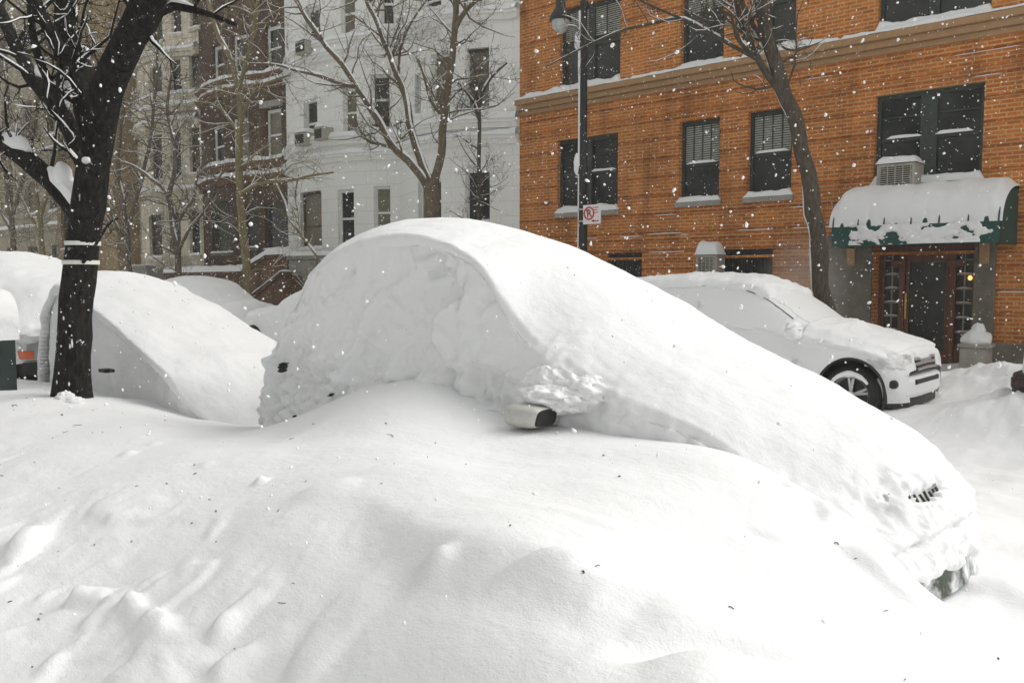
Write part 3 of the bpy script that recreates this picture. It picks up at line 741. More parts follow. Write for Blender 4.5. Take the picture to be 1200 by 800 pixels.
for wx_ in (WX, WX-2.75):
    dx, dz = SVB[..., 0]-wx_, SVB[..., 2]-WZ; r_ = np.hypot(dx, dz); sd_ = np.abs(SVB[..., 1]-SYC) > .72
    ring = sd_ & (r_ > .345) & (r_ < .378); k_ = .378/np.maximum(r_, .01)
    SVB[..., 0] = np.where(ring, wx_+dx*k_, SVB[..., 0]); SVB[..., 2] = np.where(ring, WZ+dz*k_, SVB[..., 2])
    inw |= sd_ & (r_ <= .345)
okv = ~inw; qm = okv.copy(); qm[:-1, :-1] = okv[:-1, :-1] & okv[1:, :-1] & okv[1:, 1:] & okv[:-1, 1:]
sb = grid_mesh('body', SVB, SUV_BODY, None, mask=qm)
# wheel arches
sb.parent = suv; sb.data.shade_smooth()
try: sb.data.set_sharp_from_angle(angle=math.radians(45))
except Exception: pass
b = MB()
for xx in (WX, WX-2.75): b.lathe([(.372, .0), (.372, .30), (.05, .30)], (xx, SYC-.90, WZ), 'y', 32, False)
b.builds('wheel_well', DARKGAP, suv)
b = MB()
pts = [(WX+.380*math.cos(a), SYC-.945, WZ+.380*math.sin(a)) for a in np.linspace(-.25, PI+.25, 30)]
b.tube(pts, .016, 6); b.build('arch_trim', DARKGAP, suv, True)
wheel(suv, (WX, SYC-.93, WZ-.03), .325, .24, 5, True)
wheel(suv, (WX-2.75, SYC-.93, WZ-.03), .325, .24, 5, False)
# glass patches follow the body a little proud
def patch(name, cond, off, m): return grid_mesh(name, SV+SN*off, m, suv, mask=cond)
DD = SD[:, None]+0*SV[..., 0]; zb_ = smooth_interp(PR[:, 0], PR[:, 2], SD)[:, None]; zt_ = smooth_interp(PR[:, 0], PR[:, 1], SD)[:, None]
near = SV[..., 1] < SYC
side_ = near & (SV[..., 2] > zb_+.03) & (SV[..., 2] < zt_-.13) & (np.abs(SN[..., 1]) > .45)
sideg = side_ & (DD > 1.75) & (DD < 3.0)
patch('side_window', sideg, .004, SUV_GLASS)
patch('side_window', side_ & (DD > 3.1) & (DD < 4.0), .004, SUV_GLASS)
patch('windshield', (DD > 1.36) & (DD < 2.22) & (SN[..., 0] > .25) & (np.abs(SV[..., 1]-SYC) < .62), .004, SUV_GLASS)
b = MB()
seam = []
for dd in np.linspace(1.62, 3.7, 34):
    i = int(np.argmin(np.abs(SD-dd))); row = SV[i]; jj = np.where((row[:, 1] < SYC) & (row[:, 2] > zt_[i, 0]-.115))[0]
    j = jj[0]; seam.append(row[j]+SN[i, j]*.006)
seam = np.array(seam)
for _ in range(6): seam[1:-1] = (seam[:-2]+2*seam[1:-1]+seam[2:])/4
b.tube(list(seam), .005, 5); b.build('window_seal', DARKGAP, suv)
# nose details on the surface: grille bars, headlight, lower intake, fog lamp
def surf_pt(y, z):
    """the frontmost point of the car's skin at y, z"""
    d2 = (SV[..., 1]-y)**2+(SV[..., 2]-z)**2-(SV[..., 0]-SF)*.0
    k = np.unravel_index(np.argmin(d2+10*(SV[..., 0] < SF-1.0)), d2.shape); return SV[k]+SN[k]*.012
def strip(name, ys, zs, r, m, parent=suv, sides=6):
    b = MB(); b.tube([surf_pt(y, z) for y, z in zip(ys, zs)], r, sides); return b.build(name, m, parent, True)
for z in (.80, .745, .69):
    strip('grille_bar', np.linspace(SYC-.34, SYC+.34, 9), [z]*9, .017, CHROME)
gb = MB()
for z in (.772, .717, .66): gb.tube([surf_pt(y, z)-np.array([.006, 0, 0]) for y in np.linspace(SYC-.34, SYC+.34, 9)], .016, 6)
gb.builds('grille', DARKGAP, suv)
hl = (np.abs(SV[..., 2]-.80-(.0))+0 < .075) & near & (DD > .03) & (DD < .46) & (SV[..., 1] < SYC-.46)
patch('headlight', hl, .006, dusted('frosted_headlight', (.30, .31, .31), (.45, .46, .46), .52, .3))
b = MB(); b.prism([(SF-.35, SYC-.90), (SF-.12, SYC-.82), (SF-.005, SYC-.62), (SF+.03, SYC-.3), (SF+.03, SYC+.3), (SF-.005, SYC+.62), (SF-.12, SYC+.82), (SF-.35, SYC+.9)], 'z', .375, .62)
b.build('bumper', SUV_BODY, suv, bevel=.05)
b = MB(); b.box(SF-.2, SF+.035, SYC-.42, SYC+.42, .53, .585); b.build('intake', DARKGAP, suv, bevel=.01)
b = MB(); b.lathe([(.045, -.02), (.05, .02), (.03, .03)], (SF-.085, SYC-.84, .56), 'y', 16); b.build('fog_lamp', DARKGAP, suv)
b = MB(); b.prism([(SF-.35, SYC-.84), (SF-.12, SYC-.76), (SF-.02, SYC-.5), (SF-.0, SYC), (SF-.02, SYC+.5), (SF-.35, SYC+.8)], 'z', .27, .385); b.build('underside', DARKGAP, suv, bevel=.02)
q = np.array([SF-1.14, SYC-1.05, 1.09])
b = MB(); v, f = ell(q[0], q[1], q[2], .085, .13, .085); b.add(v, f); b.tube([q+np.array([0, .08, -.02]), q+np.array([0, .2, -.06])], .03, 8); mo = b.build('side_mirror', SUV_BODY, suv, True)
b = MB(); b.blob(q+np.array([.0, .0, .075]), (.09, .13, .05), 2, .4, 12); b.build('snow_cap', SNOW, mo, True)
# snow lying on roof, cowl and hood
th = .055+.03*fbm(SV*2.2, 3)
flat = sstep(.62, .8, SN[..., 2])
hoodcov = ((DD > .12) & (DD < 1.42))*1.; roofcov = sstep(2.0, 2.12, DD+.10*fbm(SV*4+3, 3))*1.
cov = np.clip(flat*(hoodcov*.62+roofcov*1.35), 0, 1.4)
cowl = np.exp(-((DD-1.05)/.22)**2)*flat*np.exp(-((SV[..., 1]-SYC)/.6)**2)
tv = SV+SN*(th*cov+cowl*.05*(1+fbm(SV*5, 3))+.012*fbm(SV*9, 3)*cov-.045*(1-np.clip(cov*2.2, 0, 1)))[..., None]
grid_mesh('snow_cover', tv, SNOW, suv, mask=(SN[..., 2] > .25) & (DD > .1) & (DD < 4.4) & ((DD < 1.5) | (DD > 1.95)))
adopt(suv)

# ------------------------------------------------------------------ buildings
BY = 15.5      # facade line of the far side

class Facade:
    def __init__(s, root, s0, s1, z0, z1, mname, off=None, base=BY, grooves=(), gdepth=.035):
        s.root, s.s0, s.s1, s.z0, s.z1, s.m, s.base = root, s0, s1, z0, z1, mname, base
        s.off = off or (lambda a: 0.*np.asarray(a, float)); s.ops = []; s.grooves = grooves; s.gd = gdepth; s.curved = off is not None
    def P(s, a, z, d=0.): return np.array([a, s.base-float(s.off(a))+d, z])
    def px(s, x, y):
        n = s.base
        for _ in range(25):
            q = on_y(x, y, n); n = .5*n+.5*(s.base-float(s.off(min(max(q[0], s.s0), s.s1))))
        return q[0], q[2]
    def open_px(s, x0, y0, x1, y1, **kw):
        """opening from photo corners (top-left y0 .. bottom y1 both read at the mid x)"""
        a0 = s.px(x0, (y0+y1)/2)[0]; a1 = s.px(x1, (y0+y1)/2)[0]; xm = (x0+x1)/2
        s.ops.append((a0, a1, s.px(xm, y1)[1], s.px(xm, y0)[1], kw)); return s.ops[-1]
    def open(s, a0, a1, z0, z1, **kw): s.ops.append((a0, a1, z0, z1, kw))
    def build(s, depth=.16):
        A = {s.s0, s.s1}; Zs = {s.z0, s.z1}
        for a0, a1, z0, z1, k in s.ops: A |= {a0, a1}; Zs |= {z0, z1}
        A = [a for a in sorted(A) if s.s0-1e-6 <= a <= s.s1+1e-6]
        step = .3 if s.curved else 50
        AA = []
        for i in range(len(A)-1):
            k = max(1, int(math.ceil((A[i+1]-A[i])/step))); AA += [A[i]+(A[i+1]-A[i])*j/k for j in range(k)]
        AA.append(A[-1])
        G = []
        for g in s.grooves:
            G += [(g-.030, 0), (g-.027, s.gd), (g+.022, s.gd), (g+.030, 0)]
        gz = np.array([g for g, _ in G]) if G else np.array([])
        zz = sorted([(z, 0) for z in Zs if not any(abs(z-g) < .03 for g, _ in G)]+G+[(z, 0.) for z in Zs if any(abs(z-g) < .03 for g, _ in G) and z not in gz])
        zl = [z for z, _ in zz]; dl = [d for _, d in zz]
        mb = MB(); nv = len(zl)
        v = [s.P(a, z, d) for a in AA for z, d in zip(zl, dl)]
        f = []
        for i in range(len(AA)-1):
            am = (AA[i]+AA[i+1])/2
            for j in range(nv-1):
                zm = (zl[j]+zl[j+1])/2
                if any(a0 < am < a1 and z0 < zm < z1 for a0, a1, z0, z1, k in s.ops): continue
                f.append((i*nv+j, (i+1)*nv+j, (i+1)*nv+j+1, i*nv+j+1))
        mb.add(v, f)
        for a0, a1, z0, z1, k in s.ops:
            dp = k.get('depth', depth)
            aa = [a for a in AA if a0-1e-6 <= a <= a1+1e-6]
            for zq in (z0, z1):
                for i in range(len(aa)-1): mb.add([s.P(aa[i], zq), s.P(aa[i+1], zq), s.P(aa[i+1], zq, dp), s.P(aa[i], zq, dp)], [(0, 1, 2, 3) if zq == z0 else (3, 2, 1, 0)])
            for aq in (a0, a1): mb.add([s.P(aq, z0), s.P(aq, z1), s.P(aq, z1, dp), s.P(aq, z0, dp)], [(0, 1, 2, 3) if aq == a1 else (3, 2, 1, 0)])
        # side and back walls, roof slab
        B = s.base+11
        e0, e1 = s.P(s.s0, 0)[1], s.P(s.s1, 0)[1]
        mb.add([(s.s0, e0, s.z0), (s.s0, B, s.z0), (s.s0, B, s.z1), (s.s0, e0, s.z1)], [(0, 3, 2, 1)])
        mb.add([(s.s1, e1, s.z0), (s.s1, B, s.z0), (s.s1, B, s.z1), (s.s1, e1, s.z1)], [(0, 1, 2, 3)])
        mb.add([(s.s0, B, s.z0), (s.s1, B, s.z0), (s.s1, B, s.z1), (s.s0, B, s.z1)], [(1, 0, 3, 2)])
        w = mb.build('wall', s.m, s.root)
        rf = MB(); top = [s.P(a, s.z1-.02) for a in AA]; k = len(top)
        rf.add(top+[np.array([p[0], B, s.z1-.02]) for p in top], [(i, i+1, k+i+1, k+i) for i in range(k-1)])
        rf.build('roof', SNOW, s.root)
        for o in s.ops: s.window(*o)
        return w
    def window(s, a0, a1, z0, z1, k):
        st = k.get('style', 'sash')
        if st == 'none': return
        fm = k.get('frame', FRAME_DK); gm = k.get('glass', GLASS); dp = k.get('inset', .11)
        p0, p1 = s.P(a0, 0)[:2], s.P(a1, 0)[:2]; t = p1-p0; W = np.linalg.norm(t); t = t/W; nrm = np.array([-t[1], t[0]])
        if nrm[1] < 0: nrm = -nrm
        M = np.array([p0[0], p0[1], 0])
        def L(x, y, z): return (M[0]+t[0]*x+nrm[0]*y, M[1]+t[1]*x+nrm[1]*y, z)
        def lbox(mb, x0, x1, y0, y1, za, zb):
            v = [L(x, y, z) for z in (za, zb) for y in (y0, y1) for x in (x0, x1)]
            mb.add(v, [(0, 2, 3, 1), (4, 5, 7, 6), (0, 1, 5, 4), (2, 6, 7, 3), (0, 4, 6, 2), (1, 3, 7, 5)])
        fw = k.get('fw', .065); mb = MB(); H = z1-z0
        lbox(mb, .002, fw, dp, dp+.08, z0+.002, z1-.002); lbox(mb, W-fw, W-.002, dp, dp+.08, z0+.002, z1-.002)
        lbox(mb, fw, W-fw, dp, dp+.08, z1-fw-.02, z1-.002); lbox(mb, fw, W-fw, dp, dp+.08, z0+.002, z0+fw)
        n = k.get('lights', 1); cell = (W-2*fw)/n; mull = k.get('mull', .12)
        rail = z0+H*k.get('rail', .5)
        snowbars = MB(); hassn = False
        for i in range(n):
            xa = fw+cell*i; xb = xa+cell
            if i: lbox(mb, xa-mull/2, xa+mull/2, dp-.02, dp+.08, z0+fw, z1-fw-.02)
            if st == 'sash':
                lbox(mb, xa+.01, xb-.01, dp+.012, dp+.075, rail-.03, rail+.03)
            for j in range(1, k.get('bars', 0)+1):
                xx = xa+cell*j/(k['bars']+1); lbox(mb, xx-.012, xx+.012, dp+.02, dp+.06, rail, z1-fw)
            if k.get('hbar'): lbox(mb, xa+.01, xb-.01, dp+.02, dp+.06, rail+(z1-rail)*.5-.012, rail+(z1-rail)*.5+.012)
            if k.get('railsnow') and (k['railsnow'] >> i) & 1:
                hassn = True; snow_ledge(snowbars, L(xa+mull*.4, dp+.012, rail+.028), L(xb-mull*.4, dp+.012, rail+.028), .035, .05, seed=i+z0, out=np.array([-nrm[0], -nrm[1], 0]), rough=.4)
        wn = mb.build('window', fm, s.root)
        g = MB(); lbox(g, fw*.5, W-fw*.5, dp+.045, dp+.055, z0+fw*.5, z1-fw*.5); g.build('pane', gm, wn)
        if hassn: snowbars.build('snow', SNOW, wn, True)
        if k.get('blind'):
            bl = MB(); zb = k['blind']; zlo = z0+H*zb; zc = z1-fw-.03
            while zc > zlo:
                v = [L(fw+.01, dp+.040, zc), L(W-fw-.01, dp+.040, zc), L(W-fw-.01, dp+.026, zc-.034), L(fw+.01, dp+.026, zc-.034)]; bl.add(v, [(0, 1, 2, 3)]); zc -= .045
            bl.build('blind', BLIND, wn)
        if k.get('sill', True):
            sl = MB(); lbox(sl, -.06, W+.06, -.07, dp, z0-.10, z0-.001); sl.build('sill', k.get('sillm', STONE), wn)
            sh = k.get('snow', .10)
            if sh:
                sn = MB(); snow_ledge(sn, L(-.04, dp+.02, z0), L(W+.04, dp+.02, z0), dp+.09, sh, seed=a0, out=np.array([-nrm[0], -nrm[1], 0])); sn.build('snow', SNOW, wn, True)
        if k.get('hood'):
            hd_ = MB(); lbox(hd_, -.12, W+.12, -.12, -.002, z1+.05, z1+.20); lbox(hd_, -.06, W+.06, -.06, -.002, z1+.201, z1+.26); hd_.build('lintel', k['hood'], wn)

# ---------- orange brick apartment house
bL = on_y(609, 200, BY)[0]; bR = 2.2
brick = thing('brick_building', ((bL+bR)/2, BY, 0), 'orange brick apartment house with dark green windows and a snowy stone cornice band', 'building')
zc_ = on_y(900, 66, BY)[2]       # the cornice band
fb = Facade(brick, bL, bR, 0, 12.6, BRICK, grooves=[z for z in np.arange(1.15, 5.7, .385)]+[z for z in (7.2, 7.95, 8.7)])
fb.open_px(653, 160, 724, 248, lights=2, rail=.52, railsnow=2, snow=.14, hbar=1, mull=.14)
fb.open_px(796, 140, 843, 236, bars=3, rail=.46, blind=.46, railsnow=1, snow=.13, glass=GLASS)
fb.open_px(876, 128, 928, 230, bars=3, rail=.50, blind=.50, railsnow=1, snow=.13)
fb.open_px(1025, 104, 1152, 214, lights=2, rail=.50, railsnow=3, snow=.14, hbar=1, mull=.26)
zt2 = zc_+.03
for x0, x1 in ((656, 727), (798, 848), (898, 932), (1028, 1160)):
    a0 = fb.px(x0, 60)[0]; a1 = fb.px(x1, 60)[0]
    fb.open(a0, a1, zt2, zt2+1.85, lights=2 if a1-a0 > 1.3 else 1, rail=.52, snow=.16, sill=True, mull=.16, blind=.62 if x0 in (798, 656) else None, bars=1)
    fb.open(a0, a1, zt2+3.1, zt2+4.9, lights=2 if a1-a0 > 1.3 else 1, rail=.5, snow=.1)
fb.open_px(712, 297, 752, 345, sill=False, bars=2, rail=.35)
fb.open_px(840, 292, 905, 345, sill=False, bars=4, rail=.30)
for a0, a1 in ((-2.4, -1.2), (-.2, 1.7)):
    fb.open(a0, a1, 3.25, 4.95, lights=1, snow=.1); fb.open(a0, a1, zt2, zt2+1.85, lights=1, snow=.1); fb.open(a0, a1, zt2+3.1, zt2+4.9, snow=.1)
# doorway
dz0 = .22
da0 = fb.px(1022, 350)[0]; da1 = fb.px(1141, 350)[0]; dzt = fb.px(1080, 290)[1]
fb.open(da0, da1, dz0, dzt+.35, style='none', depth=.5)
fb.build()
# cornice and string courses
c = MB(); c.box(bL-.0, bR, BY-.20, BY-.001, zc_-.12, zc_); c.box(bL, bR, BY-.13, BY-.001, zc_-.24, zc_-.121); c.box(bL, bR, BY-.06, BY-.001, zc_-.34, zc_-.241)
c.builds('cornice', TERRA, brick, bevel=.015)
c = MB(); c.box(bL, bR, BY-.035, BY-.001, zc_-.80, zc_-.745); c.box(bL, bR, BY-.05, BY-.001, 2.55, 2.62); c.box(bL, bR, BY-.05, BY-.001, 2.13, 2.18); c.builds('string_course', BRICK, brick, bevel=.008)
s_ = MB(); a = bL
while a < bR:
    L_ = min(random.uniform(1.2, 3.), bR-a); snow_ledge(s_, (a, BY-.01, zc_), (a+L_, BY-.01, zc_), .19, random.choice([.05, .08, .12]), seed=a); a += L_
ops = [(o[0]-.1, o[1]+.1, o[2]-.1, o[3]+.1) for o in fb.ops]
def free(a0, a1, z): return not any(x0 < a1 and x1 > a0 and z0 < z < z1 for x0, x1, z0, z1 in ops)
for z in list(fb.grooves)+[2.62]:
    a = bL+random.uniform(0, 1)
    while a < bR-.3:
        L_ = random.uniform(.15, 1.0)
        if random.random() < (.55 if z < 2.7 else .22) and free(a, a+L_, z): snow_ledge(s_, (a, BY+.03 if z != 2.62 else BY-.005, z-.029 if z != 2.62 else z), (a+L_, BY+.03 if z != 2.62 else BY-.005, z-.029 if z != 2.62 else z), .044 if z != 2.62 else .05, .016, seed=a, rough=.3)
        a += L_+random.uniform(.1, 1.2)
s_.builds('ledge_snow', SNOW, brick, True)
# entrance joinery
dw = da1-da0; dc = (da0+da1)/2; yd = BY+.30
f_ = MB()
f_.box(da0+.002, da0+.10, yd, yd+.12, dz0, dzt+.345); f_.box(da1-.10, da1-.002, yd, yd+.12, dz0, dzt+.345)
f_.box(da0+.10, da1-.10, yd, yd+.12, dzt-.08, dzt+.05); f_.box(da0+.10, da1-.10, yd, yd+.12, dzt+.24, dzt+.345)
pw0, pw1 = dc-.36, dc+.36
f_.box(pw0-.10, pw0, yd-.03, yd+.10, dz0, dzt-.081); f_.box(pw1, pw1+.10, yd-.03, yd+.10, dz0, dzt-.081)
f_.box(pw0-.22, pw0+.02, yd-.06, yd+.09, dzt-.32, dzt-.20); f_.box(pw1-.02, pw1+.22, yd-.06, yd+.09, dzt-.32, dzt-.20)
for sx0, sx1 in ((da0+.10, pw0-.10), (pw1+.10, da1-.10)):
    f_.box(sx0, sx1, yd+.01, yd+.09, dz0, dz0+.35)
f_.build('door_frame', WOOD_DOOR, brick, bevel=.01)
for sx0, sx1 in ((da0+.10, pw0-.10), (pw1+.10, da1-.10)):
    f_ = MB()
    for k in range(1, 7): f_.box(sx0+.002, sx1-.002, yd+.02, yd+.041, dz0+.35+k*.245-.014, dz0+.35+k*.245+.014)
    f_.box((sx0+sx1)/2-.012, (sx0+sx1)/2+.012, yd+.022, yd+.041, dz0+.352, dzt-.082); f_.build('muntin', STONE, brick)
g_ = MB(); g_.box(da0+.10, pw0-.10, yd+.042, yd+.05, dz0+.35, dzt-.08); g_.box(pw1+.10, da1-.10, yd+.042, yd+.05, dz0+.35, dzt-.08); g_.box(da0+.12, da1-.12, yd+.05, yd+.06, dzt+.05, dzt+.24); g_.builds('side_light', GLASS, brick)
s_ = MB()
for sx0, sx1 in ((da0+.10, pw0-.10), (pw1+.10, da1-.10)):
    for k in range(1, 6): snow_ledge(s_, (sx0+.01, yd+.03, dz0+.364+k*.245), (sx1-.01, yd+.03, dz0+.364+k*.245), .03, .02, seed=k, rough=.2)
s_.builds('ledge_snow', SNOW, brick, True)
d_ = MB(); d_.box(pw0+.004, pw0+.07, yd+.01, yd+.07, dz0+.02, dzt-.085); d_.box(pw1-.07, pw1-.004, yd+.01, yd+.07, dz0+.02, dzt-.085); d_.box(pw0+.07, pw1-.07, yd+.01, yd+.07, dz0+.02, dz0+.26); d_.box(pw0+.07, pw1-.07, yd+.01, yd+.07, dzt-.24, dzt-.085)
door = d_.build('door', WOOD_DOOR, brick, bevel=.008)
g_ = MB(); g_.box(pw0+.07, pw1-.07, yd+.035, yd+.045, dz0+.26, dzt-.24); g_.build('door_glass', GLASS, door)
g_ = MB(); g_.tube([(pw0+.035, yd-.05, dz0+.8), (pw0+.035, yd-.05, dz0+1.25)], .022, 8); g_.tube([(pw0+.035, yd-.05, dz0+.84), (pw0+.035, yd+.02, dz0+.84)], .015, 6); g_.tube([(pw0+.035, yd-.05, dz0+1.21), (pw0+.035, yd+.02, dz0+1.21)], .015, 6); g_.build('handle', BRASS, door, True)
pf = MB()
pa0 = fb.px(962, 350)[0]; pa1 = fb.px(1166, 350)[0]
pf.box(pa0+.12, da0-.002, BY-.07, BY-.001, .2, 2.5); pf.box(da1+.002, pa1, BY-.07, BY-.001, .2, 2.5); pf.builds('door_surround', STONE_DK, brick, bevel=.01)
pf = MB()
for xx in ((pa0+.12+da0)/2+.05, (da1+pa1)/2): pf.prism([(BY-.072, 1.95), (BY-.13, 2.0), (BY-.15, 2.35), (BY-.18, 2.45), (BY-.072, 2.45)], 'x', xx-.07, xx+.07)
pf.builds('bracket', TERRA, brick, bevel=.008)
pl = MB(); pl.box(bL, da0-.35, BY-.04, BY-.001, .0, 1.0); pl.box(pa1+.02, bR, BY-.10, BY-.001, 0, .68); pl.builds('plinth', STONE_DK, brick, bevel=.01)
em = mat('warm_lamp', (1, .5, .15), .5); em.node_tree.nodes['Principled BSDF'].inputs['Emission Color'].default_value = (1, .42, .10, 1); em.node_tree.nodes['Principled BSDF'].inputs['Emission Strength'].default_value = 1.6
lq = fb.px(1132, 322); b = MB(); v, f = ell(lq[0], BY+.26, lq[1]-.05, .035, .03, .04, 8, 12, 1.); b.add(v, f); b.build('lit_wall_lamp', em, brick, True)
# window bars of the basement opening
b = MB()
for o in fb.ops:
    if o[3] < 2.6 and o[4].get('style') != 'none':
        n_ = int((o[1]-o[0])/.11)
        for k in range(1, n_): xx = o[0]+(o[1]-o[0])*k/n_; b.tube([(xx, BY+.03, o[2]), (xx, BY+.03, o[3])], .010, 5)
        b.box(o[0], o[1], BY+.02, BY+.04, o[3]-.16, o[3]-.13); b.build('window_bars', STEEL_BK, brick); b = MB()
# the awning
aw0 = fb.px(984, 250)[0]-.02
y_front = BY-1.15
aw1 = on_y(1172, 262, y_front)[0]; aw0 = on_y(975, 262, y_front)[0]
zv = on_y(1075, 287, y_front)[2]; zlip = zv+.30; ztop = zlip+.62
arc_ = [(BY-.004, ztop)]+[(BY-.004-(1.146)*math.sin(t), zlip+(ztop-zlip)*math.cos(t)**.9) for t in np.linspace(.12, PI/2, 14)]
A = MB(); n_ = len(arc_)
out = arc_+[(y_front-.002, zv), (y_front+.03, zv), (y_front+.03, zlip-.02)]+[(p[0]+.035, p[1]-.035) for p in arc_[-2::-1]]
A.prism([(p[0], p[1]) for p in out], 'x', aw0, aw1)
# end panels
for xx in (aw0, aw1-.02): A.prism([(BY-.01, zv)]+[(p[0], p[1]) for p in arc_]+[(y_front, zv)], 'x', xx, xx+.02)
awn = A.build('awning', GREEN, brick, True)
A = MB(); S = 90; J = 22
V = np.zeros((S+1, J+1, 3))
for i in range(S+1):
    a = aw0-.05+(aw1-aw0+.08)*i/S
    for j in range(J+1):
        t = j/J*PI/2*.98
        r = .17*math.sin(PI*min(1, (j+2)/(J+2.))**.7)**.6*min(1, min(i, S-i)/5.+.05)*(1-.25*float(fbm(np.array([a*2.2, t*2, 3.]), 3)))
        if j > J-7: r *= (J-j)/7.+.02
        yy = BY-.004-1.146*math.sin(t); z2 = zlip+(ztop-zlip)*math.cos(t)**.9
        V[i, j] = (a, yy-r*math.sin(t)*.6, z2+r*(.35+.65*math.cos(t)))
# stripes where the snow slid off the lower edge
strp = [.35, 1., .2, .8, .15, .55, .3]
for i in range(S+1):
    k = (i/S*6) % 1.; w_ = math.exp(-((k-.5)/.035)**2)
    for j in range(J-8, J+1): kk = strp[int(i/S*6) % 7]; V[i, j, 1] += w_*.045*kk*(j-J+8)/8; V[i, j, 2] -= w_*.045*kk*(j-J+8)/8
grid_mesh('snow', V, SNOW, awn, flip=True)
AWL = aw1-aw0
uu, vv = np.meshgrid(np.linspace(0, 1, 160), np.linspace(0, 1, 24), indexing='ij')
PV = np.stack([aw0+.06+uu*(AWL-.12), uu*0+y_front, zv+.02+vv*(zlip-zv+.02)], -1)
cvr = fbm(PV*np.array([3.1, 1, 5.])+4, 4)+.55-.9*sstep(.12, .02, uu)-.9*sstep(.86, .97, uu)-.35*(1-vv)*np.exp(-((uu-.2)/.12)**2)-.3*np.exp(-((uu-.72)/.05)**2)
PV[..., 1] -= -.02+.055*sstep(0, .35, cvr)+.012*fbm(PV*9, 3)
grid_mesh('stuck_snow', PV, SNOW, awn, mask=cvr > -.02)
A = MB(); 
for k in range(7):
    xx = aw0+.02+(aw1-aw0-.04)*k/6; A.tube([(xx, p[0]-.004, p[1]+.006) for p in arc_[7:]], .014, 5)
A.builds('rib', GREEN, awn)
adopt(brick)

# air conditioners
def air_con(cx, y1, z0, w, d, h, label, snowh, seed):
    r = thing('air_conditioner', (cx, y1-d/2, z0), label, 'air conditioner', 'air conditioners in the brick building windows')
    b = MB(); b.box(cx-w/2, cx+w/2, y1-d, y1, z0, z0+h); b.build('casing', AC_MAT, r, bevel=.02)
    b = MB()
    b.box(cx-w/2+.05, cx+w/2-.05, y1-d-.006, y1-d+.0, z0+.05, z0+h-.06); gr = b.build('grille', AC_DK, r)
    b = MB()
    for k in range(9): b.box(cx-w/2+.05, cx+w/2-.05, y1-d-.014, y1-d-.007, z0+.065+k*(h-.14)/8.5, z0+.078+k*(h-.14)/8.5)
    for k in range(5): b.box(cx-w/2+.06+k*(w-.13)/4, cx-w/2+.075+k*(w-.13)/4, y1-d-.018, y1-d-.0141, z0+.05, z0+h-.06)
    b.build('louvre', AC_MAT, gr)
    b = MB(); b.box(cx-w/2+.04, cx+w/2-.04, y1-d*.9, y1, z0-.05, z0-.002); b.build('bracket', STEEL_BK, r)
    b = MB(); snow_ledge(b, (cx-w/2-.02, y1, z0+h), (cx+w/2+.02, y1, z0+h), d+.03, snowh, seed=seed, rough=.15, seg=24); b.build('snow_cap', SNOW, r, True)
    return adopt(r)
q0 = on_y(1048, 222, BY-.42); air_con(q0[0], BY+.10, q0[2], .62, .50, .44, 'beige air conditioner in the first floor window above the awning, flat snow cap', .14, 2)
q0 = on_y(827, 321, BY-.36); air_con(q0[0], BY-.002, q0[2], .46, .36, .38, 'beige air conditioner by the barred basement window under a tall snow dome', .26, 5)

# stone pier by the door
q0 = on_z(1143, 436, .28); sy = 14.6; sx = on_y(1143, 430, sy)[0]
pr = thing('stone_planter', (sx, sy, .2), 'low square stone planter beside the entrance with a peaked heap of snow', 'planter')
b = MB(); b.box(sx-.19, sx+.19, sy-.19, sy+.19, .15, .66); b.box(sx-.22, sx+.22, sy-.22, sy+.22, .661, .72); b.build('pedestal', STONE, pr, bevel=.015)
b = MB(); b.blob((sx, sy, .78), (.21, .2, .16), 4, .2, 14); b.blob((sx+.02, sy, .92), (.10, .1, .12), 6, .2, 12); b.build('snow_cap', SNOW, pr, True)
adopt(pr)

# ---------- row houses to the left
def arc_off(a0, a1, sag):
    c = (a1-a0)/2; R = (c*c+sag*sag)/(2*sag); m = (a0+a1)/2
    def f(a):
        x = np.abs(np.asarray(a, float)-m)
        return np.where(x < c, np.sqrt(np.maximum(R*R-x*x, 0))-(R-sag), 0.)
    return f

def band(fc, z, h, proj, m, mb, sn, snow_h, a0=None, a1=None, seed=0):
    """moulded band following the facade, with its snow"""
    a0 = fc.s0 if a0 is None else a0; a1 = fc.s1 if a1 is None else a1; n = 26
    prev = None
    P = []
    for i in range(n+1):
        a = a0+(a1-a0)*i/n; b = fc.P(a, 0); P.append(b)
    rows = []
    for i, p in enumerate(P):
        t = P[min(i+1, n)]-P[max(i-1, 0)]; t = t/np.linalg.norm(t); o = np.array([t[1], -t[0], 0])
        rows.append([p+o*.0+np.array([0, 0, z-h]), p+o*proj*.55+np.array([0, 0, z-h]), p+o*proj*.65+np.array([0, 0, z-h*.45]), p+o*proj+np.array([0, 0, z-h*.35]), p+o*proj+np.array([0, 0, z]), p+np.array([0, 0, z])])
    k = 6; mb.add([q for r in rows for q in r], [(i*k+j, (i+1)*k+j, (i+1)*k+(j+1) % k, i*k+(j+1) % k) for i in range(n) for j in range(k)]+[tuple(range(k-1, -1, -1)), tuple(n*k+j for j in range(k))])
    V = []; K = 5
    for i, p in enumerate(P):
        t = P[min(i+1, n)]-P[max(i-1, 0)]; t = t/np.linalg.norm(t); o = np.array([t[1], -t[0], 0])
        hh = snow_h*(1+.5*float(fbm(np.array([p[0]*1.7, seed*3., z]), 3)))
        for j in range(K+1):
            u = j/K; V.append(p+o*(proj+.015)*u+np.array([0, 0, z+hh*math.sin(PI*min(max(u*.75+.2, 0), 1))**.7*(1 if j < K else .0)+.002]))
    sn.add(V, [(i*(K+1)+j, i*(K+1)+j+1, (i+1)*(K+1)+j+1, (i+1)*(K+1)+j) for i in range(n) for j in range(K)])

